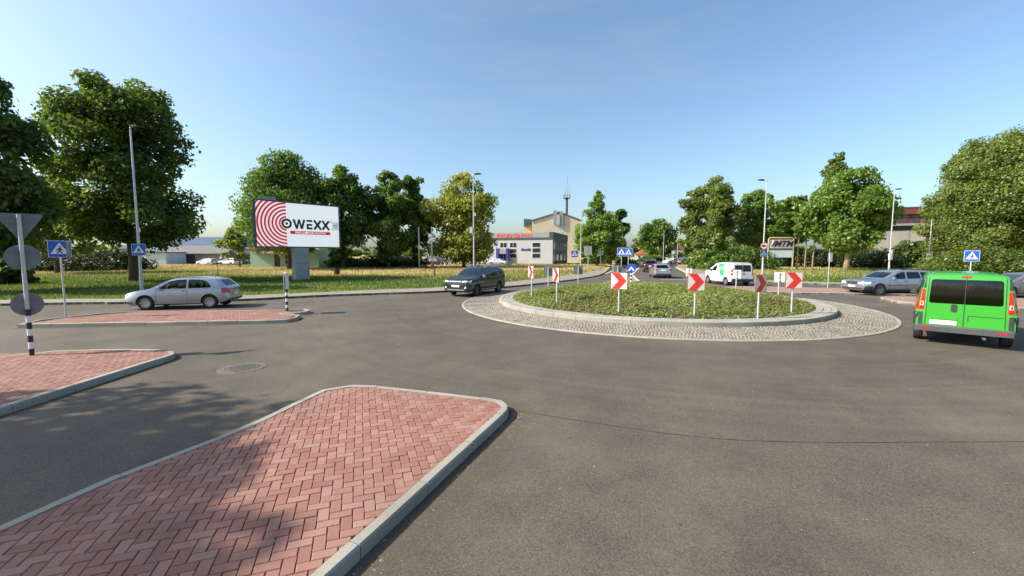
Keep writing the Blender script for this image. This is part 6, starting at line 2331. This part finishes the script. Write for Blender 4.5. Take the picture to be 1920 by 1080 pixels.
van['decals'] = [
    ('tail_lamp', tl, 'B', lamp_red, 0.03), ('tail_lamp', mir(tl), 'B', lamp_red, 0.03),
    ('reversing_lamp', [(0.78, 1.06), (0.85, 1.06), (0.84, 1.18), (0.78, 1.18)], 'B', lamp_clear, 0.02), ('reversing_lamp', mir([(0.78, 1.06), (0.85, 1.06), (0.84, 1.18), (0.78, 1.18)]), 'B', lamp_clear, 0.02),
    ('door_gap', gap(0.0, 0.47, 0.0, 1.92, 0.014), 'B', plastic, 0), ('door_gap', gap(0.735, 0.47, 0.70, 1.86, 0.012), 'B', plastic, 0), ('door_gap', gap(-0.735, 0.47, -0.70, 1.86, 0.012), 'B', plastic, 0),
    ('door_gap', gap(-0.70, 0.84, -0.08, 0.84, 0.012), 'B', plastic, 0), ('door_gap', gap(-0.08, 0.84, -0.08, 0.70, 0.012), 'B', plastic, 0), ('brake_light', [(-0.10, 1.855), (0.10, 1.855), (0.09, 1.90), (-0.09, 1.90)], 'B', lamp_red, 0.01),
    ('door_handle', [(0.13, 0.92), (0.25, 0.92), (0.25, 1.13), (0.13, 1.13)], 'B', plastic, 0.05),
    ('plate_recess', [(0.10, 0.70), (0.68, 0.70), (0.66, 0.79), (0.12, 0.79)], 'B', green_p, 0.02),
    ('number_plate', [(0.12, 0.565), (0.64, 0.565), (0.64, 0.68), (0.12, 0.68)], 'B', plate_m, 0.01),
    ('corner_trim', [(0.755, 1.56), (0.80, 1.56), (0.775, 1.84), (0.745, 1.84)], 'B', plastic, 0.01), ('corner_trim', mir([(0.755, 1.56), (0.80, 1.56), (0.775, 1.84), (0.745, 1.84)]), 'B', plastic, 0.01),
    ('corner_trim', [(0.79, 0.54), (0.87, 0.54), (0.87, 0.88), (0.79, 0.88)], 'B', plastic, 0.02), ('corner_trim', mir([(0.79, 0.54), (0.87, 0.54), (0.87, 0.88), (0.79, 0.88)]), 'B', plastic, 0.02)] + both_sides([
    ('tail_lamp', [(-2.25, 0.94), (-2.372, 0.94), (-2.345, 1.50), (-2.25, 1.50)], lamp_red, 0.02), ('pillar_trim', [(-2.2, 1.56), (-2.34, 1.56), (-2.32, 1.78), (-2.2, 1.78)], plastic, 0.02), ('corner_trim', [(-2.2, 0.54), (-2.38, 0.54), (-2.38, 0.88), (-2.2, 0.88)], plastic, 0.02), ('side_trim', [(2.2, 0.50), (-2.3, 0.50), (-2.3, 0.62), (2.2, 0.62)], plastic, 0.02),
    ('door_gap', gap(0.4, 0.45, 0.4, 1.8), plastic, 0), ('headlamp', [(1.95, 0.92), (2.3, 0.84), (2.33, 0.98), (2.0, 1.12)], lamp_clear, 0.04)])
hvn = Vector((0.70, 0.714)).normalized()
lvn = Vector((-hvn.y, hvn.x))
lw, rw = G(1724, 635), G(1880, 651)
mid = Vector(((lw.x + rw.x) / 2, (lw.y + rw.y) / 2))
ctr = mid + hvn * (1.60 + 0.0) + Vector((0.05, 0.05))
vt = make_car('van', 'bright green passenger van seen from behind at the right edge', 'van', van, (ctr.x, ctr.y), hvn)
MB().bbox(-2.47, -2.28, -0.93, 0.93, 0.36, 0.53, 0.04).obj('rear_bumper', mat('bumper_grey', (0.055, 0.055, 0.06), 0.7, var=0.15), vt)
for s in (1, -1):
    MB().bbox(-2.475, -2.45, min(s * 0.62, s * 0.80), max(s * 0.62, s * 0.80), 0.42, 0.46, 0.005).obj('reflector', lamp_red, vt)
MB().tube([(-2.2, -0.4, 0.27), (-2.42, -0.4, 0.27)], 0.035, 8).obj('exhaust_pipe', chrome, vt)

# ---- white van with the green band
wv = dict(
    w=0.90, r=0.32, fa=1.32, ra=-1.36, paint=white_c, tumble=0.17, floor=0.45, at=0.05, ct=0.25,
    top=[(2.20, 0.72), (2.17, 0.88), (2.0, 1.0), (1.5, 1.12), (1.25, 1.17), (0.85, 1.45), (0.52, 1.66), (0.25, 1.76), (-0.2, 1.81), (-1.9, 1.81), (-2.08, 1.79), (-2.15, 1.72), (-2.18, 1.0), (-2.20, 0.5)],
    belt=[(2.20, 0.68), (2.0, 0.90), (1.2, 1.08), (-2.1, 1.10), (-2.16, 1.08), (-2.20, 0.48)],
    bot=[(2.20, 0.32), (2.0, 0.24), (0, 0.23), (-2.0, 0.28), (-2.20, 0.36)],
    cabin=(-2.0, 0.95), ws=[(0.68, 1.2), (0.60, 1.64), (-0.60, 1.64), (-0.68, 1.2)], rs=[[(0.015, 1.12), (0.66, 1.12), (0.63, 1.62), (0.015, 1.63)], [(-0.66, 1.12), (-0.015, 1.12), (-0.015, 1.63), (-0.63, 1.62)]], rsglass=glass_dark,
    side_windows=[[(0.90, 1.12), (0.45, 1.48), (0.15, 1.60), (0.10, 1.60), (0.10, 1.12)]], mirror=(0.82, 1.10), mirror_m=plastic, seats=((0.1, 0.4), (0.1, -0.4)), seat_z=0.5)
bgreen = paint('band_green', (0.02, 0.33, 0.12), 0, 0.35)
em = []
for k in range(16):
    a0, a1 = 2 * math.pi * k / 16, 2 * math.pi * (k + 1) / 16
    em.append((k, a0, a1))
ex, ez = -0.62, 1.35
wv['decals'] = both_sides([
    ('green_band', [(-0.05, 1.74), (-0.85, 1.74), (-0.92, 1.40), (-1.06, 1.0), (-1.08, 0.74), (-0.66, 0.74), (-0.55, 0.9), (-0.32, 1.3)], bgreen, 0),
    ('door_gap', gap(0.03, 0.36, 0.03, 1.66), plastic, 0), ('door_handle', [(0.10, 0.98), (0.25, 0.98), (0.25, 1.02), (0.10, 1.02)], plastic, 0.01),
    ('door_mark', [(0.50, 0.84), (0.64, 0.84), (0.64, 0.94), (0.50, 0.94)], fascia_grey, 0.01), ('side_strip', [(0.95, 0.42), (-0.95, 0.42), (-0.95, 0.46), (0.95, 0.46)], fascia_grey, 0),
    ('tail_lamp', [(-2.05, 0.85), (-2.17, 0.85), (-2.16, 1.3), (-2.07, 1.3)], lamp_red, 0.02), ('headlamp', [(1.8, 0.80), (2.1, 0.76), (2.13, 0.88), (1.85, 0.98)], lamp_clear, 0.03)]) + [
    ('tail_lamp', [(0.74, 0.85), (0.86, 0.85), (0.84, 1.35), (0.74, 1.35)], 'B', lamp_red, 0.02), ('tail_lamp', mir([(0.74, 0.85), (0.86, 0.85), (0.84, 1.35), (0.74, 1.35)]), 'B', lamp_red, 0.02),
    ('door_gap', gap(0.0, 0.5, 0.0, 1.78, 0.016), 'B', plastic, 0), ('number_plate', [(-0.26, 0.62), (0.26, 0.62), (0.26, 0.73), (-0.26, 0.73)], 'B', plate_m, 0.01),
    ('door_handle', [(-0.14, 0.90), (-0.04, 0.90), (-0.04, 1.02), (-0.14, 1.02)], 'B', plastic, 0.02)]
cw = (17.75, 34.35)
wvt = make_car('white_van', 'small white van with a slanted green band leaving behind the mound', 'van', wv, cw, (-0.05, 1.0))
MB().bbox(-2.27, -2.1, -0.88, 0.88, 0.34, 0.56, 0.04).obj('rear_bumper', plastic, wvt)
# round emblem on the band
cwv = Car(wv)
mbv = cwv.loft(np.linspace(-2.0, 1.0, 20))
bv = BVHTree.FromPolygons([Vector(v) for v in mbv.v], mbv.f)
for ax in 'LR':
    ring_o = circ(0.15, 20, ex, ez)
    decal('emblem', bv, ring_o, ax, white_c, wvt, 0.011, maxlen=0.2)
    decal('emblem_inner', bv, circ(0.10, 18, ex, ez), ax, bgreen, wvt, 0.014, maxlen=0.2)

# ---- saloon ahead, and its variants for parked and distant cars
sal = dict(
    w=0.90, r=0.325, fa=1.40, ra=-1.38, paint=steel_p, tumble=0.34, floor=0.38, seat_z=0.36,
    top=[(2.35, 0.60), (2.32, 0.74), (2.2, 0.81), (1.6, 0.92), (1.2, 0.97), (1.05, 1.0), (0.6, 1.24), (0.25, 1.39), (0.0, 1.43), (-0.5, 1.44), (-0.95, 1.40), (-1.25, 1.31), (-1.75, 1.08), (-1.95, 1.05), (-2.25, 1.03), (-2.32, 0.98), (-2.345, 0.80), (-2.35, 0.55)],
    belt=[(2.35, 0.56), (2.2, 0.74), (1.2, 0.91), (0.9, 0.93), (-1.7, 1.0), (-2.25, 0.97), (-2.35, 0.52)],
    bot=[(2.35, 0.28), (2.1, 0.2), (0, 0.19), (-2.1, 0.25), (-2.35, 0.34)],
    cabin=(-1.35, 0.9), ws=[(0.66, 1.03), (0.55, 1.37), (-0.55, 1.37), (-0.66, 1.03)], rs=[[(0.62, 1.09), (-0.62, 1.09), (-0.50, 1.34), (0.50, 1.34)]], rsglass=glass_dark,
    side_windows=[[(0.76, 0.96), (0.24, 1.29), (-0.02, 1.35), (-0.20, 1.355), (-0.20, 0.975)], [(-0.27, 0.98), (-0.27, 1.355), (-0.85, 1.335), (-1.1, 1.26), (-1.38, 1.03), (-1.30, 1.005)]],
    mirror=(0.64, 0.95), glass=glass_dark)
tls = [(0.52, 0.80), (0.80, 0.80), (0.78, 0.96), (0.52, 0.95)]
sal['decals'] = both_sides([
    ('door_gap', gap(0.80, 0.93, 0.82, 0.34), plastic, 0), ('door_gap', gap(-0.235, 0.97, -0.235, 0.32), plastic, 0), ('tail_lamp', [(-2.02, 0.80), (-2.3, 0.80), (-2.28, 0.95), (-2.05, 0.95)], lamp_red, 0.03),
    ('headlamp', [(1.9, 0.64), (2.25, 0.62), (2.28, 0.72), (1.9, 0.80)], lamp_clear, 0.03)]) + [
    ('tail_lamp', tls, 'B', lamp_red, 0.03), ('tail_lamp', mir(tls), 'B', lamp_red, 0.03), ('number_plate', [(-0.26, 0.78), (0.26, 0.78), (0.26, 0.89), (-0.26, 0.89)], 'B', plate_m, 0.01),
    ('rear_bumper', [(-0.72, 0.36), (0.72, 0.36), (0.74, 0.48), (-0.74, 0.48)], 'B', plastic, 0.02), ('headlamp', [(0.42, 0.62), (0.72, 0.62), (0.74, 0.73), (0.46, 0.73)], 'F', lamp_clear, 0.02),
    ('headlamp', mir([(0.42, 0.62), (0.72, 0.62), (0.74, 0.73), (0.46, 0.73)]), 'F', lamp_clear, 0.02), ('grille', [(-0.36, 0.58), (0.36, 0.58), (0.38, 0.72), (-0.38, 0.72)], 'F', plastic, 0.02),
    ('number_plate', [(-0.26, 0.42), (0.26, 0.42), (0.26, 0.53), (-0.26, 0.53)], 'F', plate_m, 0.01)]


def at(u, Z, dz=0.0):
    return XY(u, Z) + (dz + 0.004,)


hsd = Vector((0.19, 0.98)).normalized()
p0 = G(1243, 522)
ctr = Vector((p0.x, p0.y)) + hsd * 2.2
make_car('saloon_car', 'steel grey saloon car driving away on the road ahead', 'car', sal, (ctr.x, ctr.y), hsd)
s2 = dict(suv, paint=maroon)
p0 = G(1219, 511)
ctr = Vector((p0.x, p0.y)) + Vector((0.28, 0.96)) * 2.0
make_car('sport_utility_car', 'dark maroon tall car driving away ahead of the steel grey saloon', 'car', s2, (ctr.x, ctr.y), (0.26, 0.966), detail=False)
for lab, S, pc, u, Z, hx, hy in (
        ('white parked car left of two in front of the grey warehouse', hatch, white_c, 391, 86, -0.97, 0.2),
        ('white parked car with a dark rear beside the pale tree', est, white_c, 434, 86, -0.95, 0.3),
        ('dark blue car parked left of the right flag pole', sal, navy, 805, 88, 0.9, -0.4),
        ('dark red car parked under the yellow green tree', hatch, maroon, 822, 86, 0.9, -0.4),
        ('silver blue car parked before the white building entrance', sal, steel_p, 937, 84, 0.8, -0.6),
        ('dark car in the shade at the foot of the pale tree', hatch, grey_p, 458, 88, 0.95, 0.3),
        ('white car parked by the right footpath far along the road', sal, white_c, 1259, 96, -0.9, -0.45),
        ('pale grey car parked right of the far white car', est, silver, 1273, 96, -0.95, 0.1),
        ('dark grey car parked at the right end of the far row', hatch, grey_p, 1287, 94, 0.95, 0.1),
        ('tiny pale car far along the left lane of the road', sal, white_c, 1191, 150, -0.3, -0.95)):
    make_car('parked_car', lab, 'car', dict(S, paint=pc, rails=None), at(u, Z, 0.12 if Z < 140 else 0), Vector((hx, hy)).normalized(), detail=False)
hg = Vector((-1.0, 0.12)).normalized()
make_car('grey_car', 'mid grey car mostly hidden behind the green van', 'car', dict(hatch, paint=grey_p), (29.6, 24.2), hg, detail=False)

# ---- driver in the hatchback
def person(label, cat, parent_loc, rz, verts, edges, rad, skin_col, root=0):
    me = bpy.data.meshes.new('person')
    me.from_pydata(verts, edges, [])
    o = link(bpy.data.objects.new('person', me))
    md = o.modifiers.new('skin', 'SKIN')
    md.use_smooth_shade = True
    sv = me.skin_vertices[0].data
    for i, r_ in enumerate(rad):
        sv[i].radius = (r_, r_) if not hasattr(r_, '__len__') else r_
    sv[root].use_root = True
    sb = o.modifiers.new('sub', 'SUBSURF')
    sb.levels = 2
    dg = bpy.context.evaluated_depsgraph_get()
    m2 = bpy.data.meshes.new_from_object(o.evaluated_get(dg))
    o.modifiers.clear()
    o.data = m2
    o.location = parent_loc
    o.rotation_euler.z = rz
    return tag(o, label, cat)


skin_m = mat('skin', (0.50, 0.25, 0.16), 0.6, var=0.08)
shirt_m = mat('dusty_red_shirt', (0.34, 0.10, 0.07), 0.9, var=0.12)
hair_m = mat('dark_hair', (0.03, 0.02, 0.014), 0.8)
trs_m = mat('dark_trousers', (0.03, 0.035, 0.05), 0.9)
# local frame = car frame, seat at (0.02, 0.38)
sx, sy = -0.02, 0.38
V = [(sx - 0.12, sy, 0.56), (sx - 0.18, sy, 0.76), (sx - 0.22, sy, 0.96), (sx - 0.22, sy, 1.045), (sx - 0.20, sy, 1.12), (sx - 0.19, sy, 1.20), (sx - 0.20, sy, 1.27),
     (sx - 0.20, sy + 0.17, 0.97), (sx - 0.05, sy + 0.20, 0.78), (sx + 0.20, sy + 0.14, 0.86), (sx + 0.36, sy + 0.12, 0.93),
     (sx - 0.20, sy - 0.17, 0.97), (sx - 0.05, sy - 0.20, 0.78), (sx + 0.20, sy - 0.14, 0.86), (sx + 0.36, sy - 0.12, 0.93),
     (sx + 0.10, sy + 0.10, 0.60), (sx + 0.38, sy + 0.12, 0.64), (sx + 0.55, sy + 0.12, 0.40), (sx + 0.10, sy - 0.10, 0.60), (sx + 0.38, sy - 0.12, 0.64), (sx + 0.55, sy - 0.12, 0.40)]
Ed = [(0, 1), (1, 2), (2, 3), (3, 4), (4, 5), (5, 6), (2, 7), (7, 8), (8, 9), (9, 10), (2, 11), (11, 12), (12, 13), (13, 14), (0, 15), (15, 16), (16, 17), (0, 18), (18, 19), (19, 20)]
Rd = [0.15, 0.145, 0.14, 0.06, 0.085, 0.10, 0.06, 0.065, 0.05, 0.042, 0.04, 0.065, 0.05, 0.042, 0.04, 0.085, 0.065, 0.05, 0.085, 0.065, 0.05]
pr = person('driver in a dusty red shirt holding the wheel of the silver hatchback', 'person', hatch_c.location.copy(), hatch_c.rotation_euler.z, V, Ed, Rd, None)
pr.data.materials.clear()
for m in (skin_m, shirt_m, trs_m):
    pr.data.materials.append(m)
for p in pr.data.polygons:
    c = p.center
    p.material_index = 0 if (c.z > 1.03 or (c.x > sx + 0.10 and c.z > 0.74)) else (1 if c.z > 0.60 and c.x < sx + 0.12 else 2)
hb = MB()
hb.lathe([(0.0, 0.13), (0.07, 0.115), (0.105, 0.06), (0.115, 0.0), (0.10, -0.04)], 14, c=(sx - 0.225, sy, 1.225))
hb.obj('hair', hair_m, pr, smooth=True)
MB().tube([(sx - 0.095, sy, 1.185), (sx - 0.065, sy, 1.165)], [0.016, 0.012], 6).obj('nose', skin_m, pr, smooth=True)
